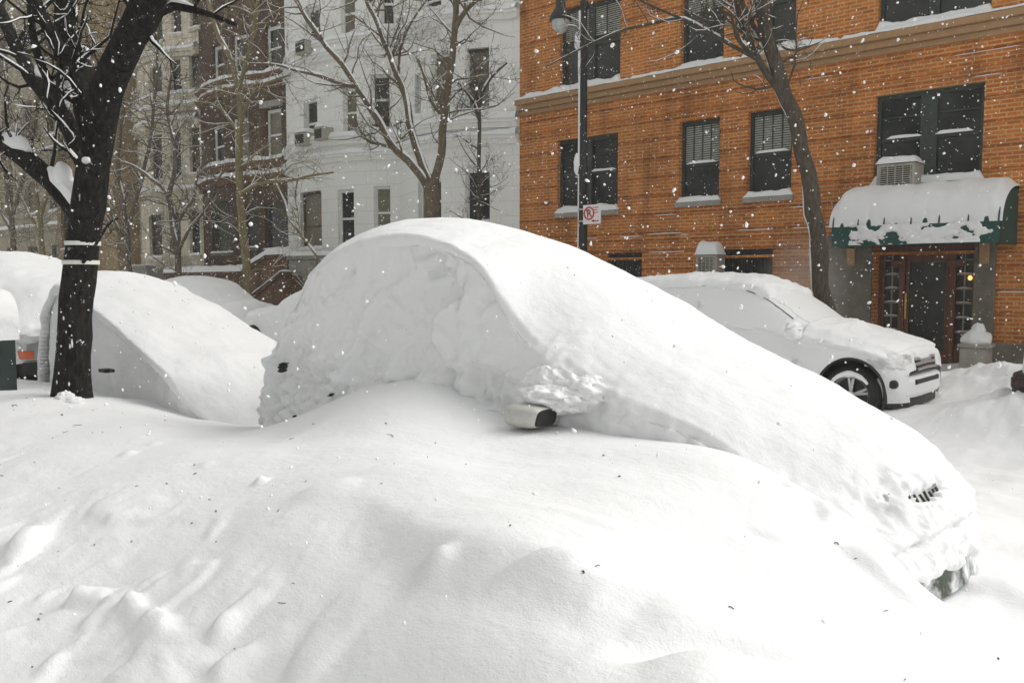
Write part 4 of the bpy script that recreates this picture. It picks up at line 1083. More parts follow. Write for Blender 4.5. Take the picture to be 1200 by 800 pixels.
def xs(px, n=BY): return float(on_y(px, 328, n)[0])
sW2a, sW1a, sDa, sCa, sTa = xs(470), xs(339), xs(240), xs(166), xs(112)

w2 = thing('row_house', ((sW2a+bL)/2, BY, 0), 'white painted bow front row house directly left of the orange brick building', 'house', 'row houses across the street')
f2 = Facade(w2, sW2a, bL-.004, 0, 15, WHITE_BRICK, arc_off(sW2a+.1, bL-.3, .75))
LS = dict(frame=FRAME_WH, sillm=FRAME_WH, snow=.09, fw=.055)
f2.open_px(486, 86, 493, 138, rail=.5, **LS); f2.open_px(505, 62, 527, 135, rail=.55, glass=GLASS_L, blind=None, **LS); f2.open_px(545, 56, 573, 130, rail=.45, **{**LS, 'frame': FRAME_DK, 'glass': GLASS_L})
f2.open_px(494, -20, 517, 12, rail=.4, **LS); f2.open_px(545, -40, 572, -2, rail=.4, **LS)
f2.open_px(545, 202, 574, 262, rail=.5, **{**LS, 'frame': FRAME_DK}); f2.open_px(490, 210, 517, 262, rail=.5, **LS)
f2.build()
mb = MB(); sn = MB()
for (x, y) in ((560, 15), (560, 141), (560, 160)): band(f2, f2.px(x, y)[1], .20, .16, None, mb, sn, .14, seed=x)
mb.builds('moulding', FRAME_WH, w2); sn.builds('ledge_snow', SNOW, w2, True); adopt(w2)

w1 = thing('row_house', ((sW1a+sW2a)/2, BY, 0), 'white bow front row house between its white neighbour and the dark brick house', 'house', 'row houses across the street')
f1 = Facade(w1, sW1a, sW2a-.004, 0, 15, WHITE_BRICK, arc_off(sW1a+.15, sW2a-.1, .85))
f1.open_px(356, 116, 372, 172, rail=.5, **LS); f1.open_px(402, 103, 418, 160, rail=.5, glass=GLASS_L, **LS); f1.open_px(434, 87, 457, 152, rail=.55, **LS)
f1.open_px(358, 8, 374, 58, rail=.5, **LS); f1.open_px(399, -12, 416, 42, rail=.5, glass=GLASS_L, **LS); f1.open_px(445, -25, 462, 32, rail=.5, **LS)
f1.open_px(352, 224, 377, 292, rail=.4, glass=GLASS_L, **{**LS, 'frame': FRAME_BR}); f1.open_px(396, 222, 415, 290, rail=.5, **LS); f1.open_px(438, 218, 458, 280, rail=.5, glass=GLASS_L, **LS)
f1.build()
mb = MB(); sn = MB()
for (x, y) in ((418, 45), (418, 58), (418, 160), (418, 180)): band(f1, f1.px(x, y)[1], .20, .16, None, mb, sn, .14, seed=x+y)
mb.builds('moulding', FRAME_WH, w1); sn.builds('ledge_snow', SNOW, w1, True)
adopt(w1)
for x, y, w_, lb in ((363, 172, .5, 'small snow capped air conditioner in the left first floor window of the white bow front'), (385, 166, .4, 'small white air conditioner on the ledge beside the narrow bow front window'), (364, 66, .5, 'air conditioner jutting from the second floor window of the white bow front')):
    a, z = f1.px(x, y); yy = f1.P(a, z)[1]
    r = thing('air_conditioner', (a, yy-.2, z), lb, 'air conditioner', 'air conditioners on the white row house')
    b = MB(); b.box(a-w_/2, a+w_/2, yy-.35, yy+.25, z, z+.36); b.build('casing', AC_MAT, r, bevel=.015)
    b = MB(); b.box(a-w_/2+.04, a+w_/2-.04, yy-.356, yy-.3505, z+.05, z+.3); b.build('grille', AC_DK, r)
    b = MB(); snow_ledge(b, (a-w_/2, yy+.2, z+.36), (a+w_/2, yy+.2, z+.36), .57, .14, seed=x, rough=.2); b.build('snow_cap', SNOW, r, True); adopt(r)

dkh = thing('row_house', ((sDa+sW1a)/2, BY, 0), 'dark red brick row house with pale window surrounds between white and cream houses', 'house', 'row houses across the street')
fd = Facade(dkh, sDa, sW1a-.004, 0, 14.5, DARK_BRICK, arc_off(sDa+.3, sW1a-.9, .45))
LD = dict(frame=FRAME_WH, sillm=STONE, snow=.1, fw=.08)
fd.open_px(311, 128, 330, 188, rail=.5, hood=STONE, glass=GLASS_L, **LD); fd.open_px(272, 138, 292, 192, rail=.5, glass=GLASS_L, **LD); fd.open_px(249, 146, 263, 196, rail=.5, **LD)
fd.open_px(311, 30, 330, 82, rail=.5, **LD); fd.open_px(272, 40, 292, 92, rail=.5, **LD); fd.open_px(249, 52, 263, 98, rail=.5, **LD)
LD2 = dict(frame=FRAME_DK, sillm=STONE_DK, snow=.06, fw=.07)
fd.open_px(310, 238, 336, 292, rail=.5, **LD2); fd.open_px(285, 240, 302, 290, rail=.5, **LD2); fd.open_px(248, 236, 272, 296, rail=.5, **LD2)
fd.build()
mb = MB(); sn = MB()
for (x, y) in ((290, 90), (290, 101), (290, 190), (290, 206)): band(fd, fd.px(x, y)[1], .22, .2, None, mb, sn, .15, seed=x+y)
mb.builds('moulding', BROWNSTONE, dkh); sn.builds('ledge_snow', SNOW, dkh, True); adopt(dkh)

crm = thing('row_house', ((sCa+sDa)/2, BY, 0), 'cream stone row house with tall narrow windows left of the dark brick house', 'house', 'row houses across the street')
fc = Facade(crm, sCa, sDa-.004, 0, 15, CREAM_STONE, arc_off(sCa+.2, sDa-.4, .6))
LC = dict(frame=FRAME_BR, sillm=CREAM_STONE, snow=.08, fw=.07)
for (x0, y0, x1, y1) in ((175, 251, 190, 302), (199, 250, 212, 301), (222, 248, 234, 299), (176, 158, 190, 212), (200, 155, 212, 208), (222, 150, 234, 204), (176, 78, 190, 130), (200, 70, 212, 122), (222, 62, 234, 116), (176, 0, 190, 50), (200, -12, 212, 40), (222, -20, 234, 34)):
    fc.open_px(x0, y0, x1, y1, rail=.5, **LC)
fc.build()
mb = MB(); sn = MB()
for (x, y) in ((203, 60), (203, 112), (203, 124), (203, 222), (203, 141)): band(fc, fc.px(x, y)[1], .24, .22, None, mb, sn, .15, seed=x+y)
mb.builds('moulding', CREAM_STONE, crm); sn.builds('ledge_snow', SNOW, crm, True); adopt(crm)

tan = thing('apartment_building', ((sTa+sCa)/2, 14.3, 0), 'plain tan brick building standing forward of the cream house behind the black trunk', 'building')
ft = Facade(tan, sTa-1.5, sCa-.004, 0, 17, TAN_BRICK, base=14.6, grooves=())
ft.open(sTa-1.1, sTa-.3, 3.0, 4.8, frame=FRAME_BR, snow=.08); ft.open(sTa-1.1, sTa-.3, 6.2, 8.0, frame=FRAME_BR, snow=.08); ft.open(sTa-1.1, sTa-.3, 9.4, 11.2, frame=FRAME_BR, snow=.08)
ft.open(sTa+1.2, sTa+2.0, 9.4, 11.2, frame=FRAME_BR, snow=.08); ft.build()
s_ = MB()
for k in range(26):
    a = random.uniform(sTa-.2, sCa-1.0); z = random.uniform(2, 8); snow_ledge(s_, (a, 14.599, z), (a+random.uniform(.3, .9), 14.599, z), .03, .03, seed=k)
s_.builds('ledge_snow', SNOW, tan, True); adopt(tan)

gry = thing('apartment_building', (sTa-10, BY, 0), 'tall grey brown apartment building fading in the snowfall at the far left', 'building')
fg = Facade(gry, sTa-46, sTa-1.51, 0, 24, GREY_BRICK, base=BY-.2)
for k in range(14):
    for j in range(6): fg.open(sTa-4.2-k*2.9, sTa-3.0-k*2.9, 1.4+j*3.4, 3.3+j*3.4, frame=FRAME_BR, glass=GLASS_L if (k*3+j) % 4 == 0 else GLASS, snow=.12, fw=.07)
fg.build()
mb = MB(); sn = MB()
for z in (4.2, 7.6, 14.4): band(fg, z, .25, .2, None, mb, sn, .15, seed=z)
mb.builds('moulding', GREY_BRICK, gry); sn.builds('ledge_snow', SNOW, gry, True); adopt(gry)
end_ = thing('apartment_building', (sTa-52, 2, 0), 'faint grey block closing the street far behind the falling snow', 'building')
fe = MB(); fe.box(sTa-62, sTa-48, -26, 13.0, 0, 26); fe.build('wall', GREY_BRICK, end_)
fw_ = MB()
for k in range(12):
    for j in range(7): fw_.box(sTa-48.0-.05, sTa-47.96, -24+k*3.0, -22.7+k*3.0, 1.6+j*3.4, 3.5+j*3.4)
fw_.builds('window', GLASS, end_); fr_ = MB(); fr_.box(sTa-62, sTa-48, -26, 13, 26.002, 26.2); fr_.build('roof', SNOW, end_); adopt(end_)

# unseen near-side building behind the photographer, added to shut out the low sky
nb = thing('apartment_building', (-8, -3.6, 0), 'unseen grey stone apartment house added behind the viewpoint to block the low sky', 'building')
b = MB(); b.box(-34, 9, -14, -3.6, 0, 10.); b.build('wall', noisy('pale_grey_stone', (.40, .41, .41), (.50, .51, .51), 3, .85), nb)
b = MB(); b.box(-34.2, 9.2, -14.2, -3.4, 10.002, 10.3); b.build('roof', STONE, nb)
for k in range(14):
    for j in range(3):
        b = MB(); b.box(-33+k*3., -31.7+k*3., -3.65, -3.56, 1.8+j*2.9, 3.4+j*2.9); o = b.build('window', FRAME_DK, nb)
        b = MB(); b.box(-32.93+k*3., -31.77+k*3., -3.558, -3.55, 1.87+j*2.9, 3.33+j*2.9); b.build('pane', GLASS, o)
adopt(nb)

# ---------- stoops in front of the row houses
def stoop(name, label, s0, s1, y0, y1, prof, m, cap, group='front stoops of the row houses', extra=None):
    """prof: outline top (s,z) from left to right; wall facing the street"""
    r = thing(name, ((s0+s1)/2, y0, .2), label, 'stoop', group)
    b = MB(); b.prism([(s0, .1)]+prof+[(s1, .1)], 'y', y0, y1); b.build('cheek_wall', m, r, bevel=.02)
    cp = MB(); sn = MB()
    for (a, za), (c, zc2) in zip(prof[:-1], prof[1:]):
        if abs(c-a) < .05: continue
        cp.prism([(a-.02, za+.002), (c+.02, zc2+.002), (c+.02, zc2+.10), (a-.02, za+.10)], 'y', y0-.05, y0+.32)
        snow_ledge(sn, (a-.05, y0+.33, za+.10), (c+.05, y0+.33, zc2+.10), .42, cap, seed=a, rough=.3)
    cp.build('coping', m, r); sn.build('snow_cap', SNOW, r, True)
    return adopt(r)
yS = 13.9
P_ = lambda x, y, n=yS: (float(on_y(x, y, n)[0]), float(on_y(x, y, n)[2]))
a = P_(194, 318); b_ = P_(284, 316); c_ = P_(312, 298); d_ = P_(337, 297)
stoop('brick_stoop', 'long brown brick stoop wall under thick snow before the dark house', a[0], d_[0], yS, 15.0, [(a[0], a[1]-.15), (b_[0], b_[1]-.15), (c_[0], c_[1]-.12), (d_[0], d_[1]-.12)], BROWNSTONE, .20)
yS = 13.2
a = P_(246, 348, yS); b_ = P_(293, 350, yS); c_ = P_(330, 318, yS)
stoop('brick_stoop', 'lower sloping brown stair wall in front of the long snowy stoop wall', a[0], c_[0], yS, 13.85, [(a[0], a[1]-.1), (b_[0], b_[1]-.1), (c_[0], c_[1]-.1)], BROWNSTONE, .08)
yS = 13.9
a = P_(338, 300); b_ = P_(372, 298)
stoop('stone_stoop', 'pale stone stair pier before the white bow front house', a[0], b_[0]+.8, yS, 15.0, [(a[0], a[1]-.1), (b_[0]+.8, a[1]-.12)], STONE, .12)
a = P_(132, 330); b_ = P_(150, 312); c_ = P_(172, 311)
stoop('stone_stoop', 'small grey stone stair wall below the tan building', a[0], c_[0], yS, 14.55, [(a[0], a[1]-.1), (b_[0], b_[1]-.1), (c_[0], c_[1]-.1)], STONE, .05)
# snowy portico roof far left
q0 = P_(53, 312, 14.3)
pt = thing('entrance_canopy', (q0[0], 14.2, 0), 'small entrance canopy with a peaked snow cap, left of the black trunk', 'canopy')
b = MB(); b.box(q0[0]-1.0, q0[0]+.9, 13.6, 15.2, q0[1]-.25, q0[1]); 
for xx in (q0[0]-.9, q0[0]+.75): b.box(xx, xx+.14, 13.65, 13.79, .2, q0[1]-.251)
b.build('canopy_frame', STONE_DK, pt); b = MB(); b.blob((q0[0]-.05, 14.3, q0[1]+.02), (.95, .75, .30), 2, .2, 12); b.blob((q0[0]-.3, 14.2, q0[1]+.25), (.3, .4, .35), 3, .2, 10); b.build('snow_cap', SNOW, pt, True); adopt(pt)

# ------------------------------------------------------------------ trees
class Tree:
    def __init__(s, name, label, base_px, n, bark, group='street trees', seed=0):
        s.n = n; s.trunk = MB(); s.tw = MB(); s.snow = MB(); s.rs = random.Random(seed); s.bark = bark; s.seed = seed; s.ns = 0
        p = on_y(*base_px, n); s.base = (float(p[0]), n, gh(p[0], n)-.15); s.k = 0
        s.root = thing(name, s.base, label, 'tree', group)
    def pt(s, x, y, dn=0.): return on_y(x, y, s.n+dn)
    def scale(s, x, y):   # metres per photo pixel at that spot
        p = s.pt(x, y); return float(np.dot(p[:2], HD))/FPX
    def limb(s, pts, w0, w1, dn=(0, 0), sides=10, snow=.0, twigs=0, tl=1.0, base=False, snow_side=None, n=None, wob=.25):
        """pts: photo points; widths in photo px; dn: how far the limb leans away from / toward the street over its length"""
        P = [s.pt(x, y, dn[0]+(dn[1]-dn[0])*i/(len(pts)-1)) for i, (x, y) in enumerate(pts)]
        if base: P = [np.array([P[0][0], P[0][1], s.base[2]])]+P if P[0][2] > s.base[2]+.05 else P
        P = np.array(P); d = np.r_[0, np.cumsum(np.linalg.norm(np.diff(P, axis=0), axis=1))]
        M = max(6, int(d[-1]/.18)); u = np.linspace(0, d[-1], M)
        Q = np.stack([smooth_interp(d, P[:, k], u) for k in range(3)], 1)
        m = s.scale(*pts[0]); r = np.linspace(w0, w1, M)/2*m
        j = np.stack([fbm(np.stack([u*1.1+s.seed*9+s.k*3, u*0+7.*k, u*0], -1), 3) for k in range(3)], 1)
        Q[1:] += (j*np.minimum(wob*r[:, None]*2, .12))[1:]
        s.k += 1
        r = r*(1+.10*fbm(np.stack([u*2.5+s.k, u*0, u*0+s.seed], -1), 2))
        if base: r[:3] *= np.array([1.35, 1.15, 1.05])[:len(r[:3])]
        s.trunk.tube(list(Q), list(r), sides)
        if snow:
            s.snowline(Q, r, snow, snow_side)
        for t in range(twigs):
            i = s.rs.randint(int(M*.15), M-2); 
            s.twig(Q[i], Q[i+1]-Q[i], min(r[i]*.45, .022), tl*s.rs.uniform(.5, 1.25), 3)
        return Q, r
    def snowline(s, Q, r, amt, side=None):
        s.ns += 1; up = np.array([0, 0, 1.]) if side is None else np.asarray(side, float)
        n = len(Q); run = []
        for i in range(n):
            t = Q[min(i+1, n-1)]-Q[max(i-1, 0)]; t /= np.linalg.norm(t)
            o = up-t*(up@t); on = np.linalg.norm(o); 
            nz = float(fbm(np.array([i*.37+s.seed*3, s.ns*2.1, .5]), 2))
            if on < .22 or nz < -.42:
                if len(run) > 2: s._emit(run)
                run = []; continue
            o /= on; rr = r[i]*.62*amt*(1+.5*nz)
            run.append((Q[i]+o*(r[i]*.75+rr*.25), max(rr, .006)))
        if len(run) > 2: s._emit(run)
    def _emit(s, run):
        p = [a for a, _ in run]; r = [b for _, b in run]; r[0] *= .3; r[-1] *= .3; s.snow.tube(p, r, 7)
    def twig(s, p, d, r, L, depth):
        d = np.asarray(d, float); d = d/(np.linalg.norm(d)+1e-9)
        a = np.array([s.rs.gauss(0, 1), s.rs.gauss(0, .8), s.rs.gauss(.35, .8)]); a -= d*(a@d); a /= (np.linalg.norm(a)+1e-9)
        v = d*s.rs.uniform(.2, .8)+a*s.rs.uniform(.6, 1.1); v /= np.linalg.norm(v)
        n = 6 if depth > 1 else 4; pts = [np.asarray(p)]; step = L/n
        for i in range(n):
            v = v+np.array([s.rs.gauss(0, .22), s.rs.gauss(0, .22), s.rs.gauss(.04, .2)]); v /= np.linalg.norm(v); pts.append(pts[-1]+v*step)
        rad = [r*(1-.75*i/n) for i in range(n+1)]
        s.tw.tube(pts, rad, 4 if r < .012 else 5, False)
        if r > .007 and s.rs.random() < .75: s.snowline(np.array(pts), np.array(rad), 1.1)
        if depth > 0:
            for k in range(s.rs.randint(2, 4)):
                i = s.rs.randint(1, n-1); s.twig(pts[i], pts[min(i+1, n)]-pts[i], max(rad[i]*.6, .0028), L*s.rs.uniform(.35, .65), depth-1)
    def done(s):
        s.trunk.build('trunk', s.bark, s.root, True)
        if s.tw.v: s.tw.build('twigs', s.bark, s.root, True)
        if s.snow.v: tag(s.snow.build('branch_snow', SNOW, s.root, True), kind='stuff')
        return s.root

# the black tree by the near kerb
t = Tree('street_tree', 'black barked street tree with two white tape bands and snow wedged in its forks', (84, 470), 3.4, BARK_BLACK, seed=1)
TQ, TR = t.limb([(84, 472), (88, 390), (92, 315), (98, 277), (107, 220), (113, 165), (126, 110), (148, 52), (174, 4), (200, -50), (225, -110)], 38, 30, sides=18, base=True, twigs=0, tl=.9, wob=.1)
t.limb([(112, 175), (104, 120), (92, 78), (80, 40), (74, 0), (70, -60)], 34, 16, (0, .25), 12, twigs=9, tl=.8)
t.limb([(108, 130), (90, 96), (72, 66), (57, 33), (42, 0), (30, -40)], 20, 12, (0, -.3), 12, twigs=8, tl=.8)
t.limb([(108, 185), (88, 158), (60, 118), (33, 80), (14, 47), (0, 11), (-20, -30)], 24, 13, (0, .4), 12, twigs=12, tl=.8)
t.limb([(104, 205), (92, 188), (84, 168), (74, 132), (55, 90), (41, 50), (33, 0), (30, -30)], 13, 7, (-.2, -.25), 10, twigs=10, tl=.7)
t.limb([(103, 262), (84, 238), (60, 212), (33, 189), (0, 166), (-40, 140)], 26, 20, (0, -.25), 12, snow=1.5, twigs=6, tl=.7, wob=.05)
t.limb([(150, 60), (170, 30), (209, 6), (234, 15), (258, 22), (276, 30)], 16, 4, (0, .3), 8, snow=1.5, twigs=5, tl=.6)
t.limb([(92, 315), (110, 290), (128, 262), (138, 256)], 5, 2, (0, -.2), 6, twigs=2, tl=.3)
tq = t
m = MB()
def tree_blob(mb, x, y, wx, wz, n, dep, seed, amp=.2): q = on_y(x, y, n); k = float(np.dot(q[:2], HD))/FPX; mb.blob(q, (wx*k/.75, dep, wz*k), seed, amp, 14)
tree_blob(m, 73, 110, 13, 22, 3.46, .06, 1, .15); tree_blob(m, 117, 118, 9, 30, 3.50, .06, 2, .15); tree_blob(m, 73, 207, 13, 17, 3.32, .08, 3, .12)
tree_blob(m, 98, 64, 7, 9, 3.55, .06, 4); tree_blob(m, 101, 188, 6, 4, 3.2, .03, 5, .3); tree_blob(m, 48, 85, 6, 10, 3.6, .06, 8)
m.builds('fork_snow', SNOW, t.root, True)
m = MB()
for k in range(420):
    y = random.choice([random.gauss(415, 28), random.gauss(455, 14), random.uniform(340, 470), random.uniform(180, 330)]); x = 88-(y-400)*.06+random.gauss(-3, 6)+(0 if y > 330 else (330-y)*.11)
    if y > 472: continue
    z_ = on_y(x, y, 3.3)[2]; i_ = int(np.argmin(np.abs(TQ[:, 2]-z_))); c_ = TQ[i_]; R_ = TR[i_]
    qx = on_y(x, y, 3.25)[0]-c_[0]
    if abs(qx) > R_*.9: continue
    big = random.random() < .13 and y > 380
    w_ = random.uniform(.025, .045) if big else random.uniform(.003, .010)
    m.blob((c_[0]+qx, c_[1]-math.sqrt(R_*R_-qx*qx)*1.0, z_), (w_, .014 if big else .007, w_*random.uniform(1.4, 4.5)), k, .6, 9, 2.6)
for x, y, wx, wz, sd_ in ((76, 466, 13, 8, 4), (88, 470, 8, 7, 5)): tree_blob(m, x, y, wx*.8, wz*.8, 3.4-.19, .08, sd_, .4)
tag(m.build('stuck_snow', SNOW, t.root, True), kind='stuff')
for y, x0, x1 in ((277, 77, 118), (315, 71, 111)):
    zq_ = on_y((x0+x1)/2, y, 3.4)[2]; k = int(np.argmin(np.abs(TQ[:, 2]-zq_))); q = TQ[k]; R = TR[k]*1.06
    b = MB(); b.lathe([(R-.02, -.022), (R+.006, -.020), (R+.008, .018), (R-.02, .022)], q, 'z', 24); b.build('tape_band', TAPE, t.root)
for o in t.root.children: pass
t.done(); adopt(t.root)

# multi-stem tree in front of the white houses
t = Tree('street_tree', 'grey brown many stemmed tree in front of the white bow front houses', (503, 262), 12.4, BARK_GREY, seed=2)
t.limb([(504, 330), (504, 262), (505, 232), (506, 212)], 19, 18, base=True, sides=12)
t.limb([(505, 228), (497, 212), (481, 192), (465, 176), (448, 151), (432, 124), (418, 102), (404, 80), (382, 55), (369, 36), (355, 14), (347, 0), (335, -40)], 10, 4, (0, -.6), twigs=26, tl=1.5, snow=.7)
t.limb([(504, 215), (490, 179), (481, 148), (476, 118), (465, 85), (451, 52), (440, 22), (429, 0), (420, -40)], 10, 5, (0, .6), twigs=26, tl=1.5, snow=.6)
t.limb([(507, 222), (512, 205), (517, 176), (520, 137), (525, 102), (531, 60), (534, 25), (534, 0), (530, -40)], 10, 6, (0, -.2), twigs=22, tl=1.5, snow=.6)
t.limb([(533, 35), (545, 14), (558, 0), (580, -30)], 6, 4, (-.2, .3), twigs=10, tl=1.3)
t.limb([(418, 102), (395, 97), (385, 93), (355, 85), (327, 77), (300, 74)], 5, 2, (-.4, -.8), twigs=12, tl=1.1, snow=1.2)
t.limb([(476, 118), (468, 100), (470, 60), (480, 30), (500, 0)], 4, 2, (.3, .8), twigs=10, tl=1.0)
t.limb([(520, 137), (506, 122), (500, 100), (490, 70)], 4, 2, (-.2, -.9), twigs=8, tl=1.0)
t.limb([(465, 176), (450, 170), (430, 165), (416, 140)], 4, 2, (-.2, -.5), twigs=8, tl=.9)
t.done(); adopt(t.root)

t = Tree('street_tree', 'slender dark sapling with snowy forks nearest the brick building corner', (561, 262), 12.9, BARK_DARK, seed=3)
t.limb([(561, 330), (561, 262), (561, 200), (562, 160), (561, 132)], 6, 4, base=True, twigs=8, tl=.9, snow=.8)
t.limb([(561, 140), (555, 120), (548, 110), (537, 97)], 4, 2, (0, -.3), twigs=8, tl=.7, snow=1.4)
t.limb([(561, 135), (567, 105), (575, 92), (594, 74)], 4, 2, (0, .3), twigs=8, tl=.7, snow=1.4)
t.limb([(561, 132), (558, 110), (556, 80), (552, 60)], 3, 1.5, (0, 0), twigs=8, tl=.7, snow=1.)
for _ in range(10): t.twig(on_y(561, random.uniform(205, 240), 12.9), (random.uniform(-1, 1), 0, .6), .012, .8, 3)
t.done(); adopt(t.root)

# right-hand tree before the brick wall
t = Tree('street_tree', 'leaning dark tree with a white snow line up its trunk, left of the awning', (970, 362), 12.4, BARK_DARK, seed=4)
t.limb([(972, 400), (968, 355), (961, 300), (953, 240), (944, 190), (931, 140), (914, 92), (902, 55), (893, 20), (886, -20), (880, -60)], 21, 15, base=True, sides=14, snow=.42, snow_side=(-1, -.25, .25), twigs=0, tl=1.2)
t.limb([(926, 128), (912, 105), (890, 72), (876, 45), (866, 15), (858, -20)], 9, 6, (0, -.3), snow=.8, snow_side=(-.8, -.2, .6), twigs=10, tl=1.2)
t.limb([(905, 70), (888, 40), (872, 8), (862, -30)], 8, 5, (0, .4), snow=.8, snow_side=(-.8, -.2, .6), twigs=8, tl=1.2)
t.limb([(886, 69), (860, 55), (830, 38), (798, 22), (765, 28), (729, 36), (700, 48), (658, 69), (640, 78)], 5, 1.6, (-.2, -.9), twigs=18, tl=.9, snow=1.1)
t.limb([(878, 62), (862, 40), (858, 20), (848, 14)], 5, 2.5, (-.2, -.6), twigs=8, tl=.8, snow=1.8)
t.limb([(798, 22), (770, 10), (740, -4), (700, -20)], 3, 1.5, (-.5, -.9), twigs=8, tl=.8)
t.limb([(896, 40), (930, 60), (960, 50)], 3, 1.5, (0, .5), twigs=5, tl=.7)
t.done(); adopt(t.root)

# smaller trees along the far sidewalk at left
t = Tree('street_tree', 'grey brown forked tree in front of the cream row house', (208, 326), 12.6, BARK_GREY, seed=5)
t.limb([(208, 345), (208, 300), (205, 275), (200, 245), (197, 230), (180, 212), (165, 200), (145, 190)], 9, 3, base=True, twigs=24, tl=1.3, snow=.8)
t.limb([(208, 298), (220, 272), (242, 242), (250, 220), (262, 200)], 4, 2, (0, -.4), twigs=14, tl=1.2, snow=1.)
t.limb([(204, 270), (216, 248), (226, 235), (230, 212), (240, 185), (236, 150)], 4, 2, (0, .4), twigs=18, tl=1.4, snow=.8)
t.limb([(197, 232), (202, 212), (205, 200), (204, 170), (196, 130), (200, 90)], 6, 2.5, (0, -.2), twigs=26, tl=1.5, snow=.6)
t.done(); adopt(t.root)
t = Tree('street_tree', 'yellowish pale trunk rising before the brown stoop wall', (290, 356), 12.2, BARK_TAN, seed=6)
t.limb([(291, 385), (290, 350), (288, 307), (284, 262), (281, 225), (281, 190), (282, 143), (280, 105), (270, 70), (256, 40), (246, 10), (238, -20)], 11, 5, base=True, twigs=26, tl=1.6, snow=.5)
t.limb([(282, 228), (290, 222), (305, 215), (337, 212), (360, 207), (390, 202)], 4.5, 1.8, (0, -.6), twigs=14, tl=1.1, snow=.9)
t.limb([(282, 140), (296, 110), (318, 96), (340, 88)], 4, 2, (0, .5), twigs=14, tl=1.2, snow=.8)
t.limb([(280, 108), (288, 75), (296, 40), (302, 0), (306, -40)], 5, 3, (0, -.3), twigs=20, tl=1.5)
t.limb([(282, 160), (268, 140), (255, 120), (250, 100)], 4, 2, (0, -.4), twigs=14, tl=1.2, snow=.8)
t.done(); adopt(t.root)
t = Tree('street_tree', 'thin tan tree with drooping twigs behind the snowy stone stoop beside the white house', (365, 300), 13.4, BARK_TAN, seed=7)
t.limb([(371, 330), (369, 297), (360, 285), (350, 272), (338, 255), (335, 240), (328, 225), (322, 212)], 4, 2, base=True, twigs=10, tl=.8, snow=1.4)
t.limb([(352, 274), (350, 250), (346, 230), (350, 205)], 3, 1.5, (0, .3), twigs=10, tl=.8, snow=.6)
t.done(); adopt(t.root)
for k, (x, y, lb, n) in enumerate(((17, 310, 'faint grey tree at the far left edge beyond the mailbox', 12.6), (50, 312, 'faint tree just left of the black trunk before the grey building', 13.0), (152, 325, 'hazy tree in front of the tan brick wall right of the black trunk', 13.2))):
    t = Tree('street_tree', lb, (x, y), n, BARK_TAN if k == 1 else BARK_GREY, seed=20+k)
    t.limb([(x, y+14), (x, y), (x-2, y-40), (x-8, y-90), (x-14, y-140), (x-8, y-200), (x-16, y-260), (x-10, y-320)], 7, 3, base=True, twigs=40, tl=1.8, snow=.6)
    t.limb([(x-2, y-60), (x+10, y-100), (x+22, y-150), (x+30, y-220), (x+34, y-300)], 5, 2, (0, .6), twigs=34, tl=1.8, snow=.6)
    t.limb([(x-4, y-40), (x-20, y-70), (x-36, y-110), (x-44, y-180)], 4, 2, (0, -.6), twigs=26, tl=1.6, snow=.8)
    t.done(); adopt(t.root)

# ------------------------------------------------------------------ street lamp, sign, mailbox
LY = 12.5
lb0 = on_y(682, 290, LY); lx = float(on_y(684, 120, LY)[0]); lz = gh(lx, LY)-.1
lp = thing('street_lamp', (lx, LY, lz), 'black iron street lamp post with a hanging lantern before the brick building', 'street lamp')
kz = lambda y: float(on_y(684, y, LY)[2])
prof = [(.16, lz), (.16, lz+.5), (.12, lz+.6), (.085, lz+1.0), (.078, kz(205)), (.095, kz(204)), (.095, kz(196)), (.070, kz(194)), (.062, kz(60)), (.088, kz(56)), (.088, kz(46)), (.060, kz(42)), (.050, kz(12)), (.075, kz(9)), (.075, kz(3)), (.04, kz(0)), (.035, kz(-60))]
b = MB(); b.lathe(prof, (lx, LY, 0), 'z', 20); b.build('post', STEEL_BK, lp, True)
lq = on_y(657, 20, LY); ztop_ = kz(-60)
arm = [(lx, LY, ztop_)]
cxm = (lx+lq[0])/2; rr = abs(lx-lq[0])/2
for a in np.linspace(0, PI, 14): arm.append((cxm+rr*math.cos(a)*(1 if lx > lq[0] else -1), LY, ztop_+rr*1.2*math.sin(a)))
arm.append((lq[0], LY, on_y(657, -16, LY)[2]))
b = MB(); b.tube(arm, .03, 10); b.tube([(lx, LY, kz(-20)), (lq[0]+.1, LY, kz(-42)), (lq[0], LY, kz(-30))], .015, 6); b.build('arm', STEEL_BK, lp, True)
zq = lambda y: float(on_y(657, y, LY)[2])
lan = MB(); lan.lathe([(.03, zq(-18)), (.06, zq(-10)), (.085, zq(-4)), (.09, zq(8)), (.14, zq(13)), (.20, zq(20)), (.205, zq(24)), (.15, zq(25))], (lq[0], LY, 0), 'z', 24)
lo = lan.build('lantern', STEEL_BK, lp, True)
g_ = MB(); g_.lathe([(.165, zq(24)), (.16, zq(28)), (.12, zq(35)), (.06, zq(39)), (.01, zq(40))], (lq[0], LY, 0), 'z', 24); g_.build('lantern_glass', LAMP_GLASS, lo, True)
s_ = MB(); pts = [(lx-.06, LY-.05, z) for z in np.arange(kz(290), kz(10), .12)]; rad = [.020*(1+.5*float(fbm(np.array([p[2]*1.7, 1., 2.]), 3))) for p in pts]; s_.tube(pts, rad, 6)
s_.blob((lx-.09, LY-.06, kz(192)), (.07, .06, .18), 1, .3, 10); s_.blob((lx-.09, LY-.06, kz(48)), (.07, .06, .16), 2, .3, 10); s_.blob((lq[0], LY, zq(10)), (.08, .08, .05), 4, .3, 8)
s_.build('stuck_snow', SNOW, lp, True)
adopt(lp)
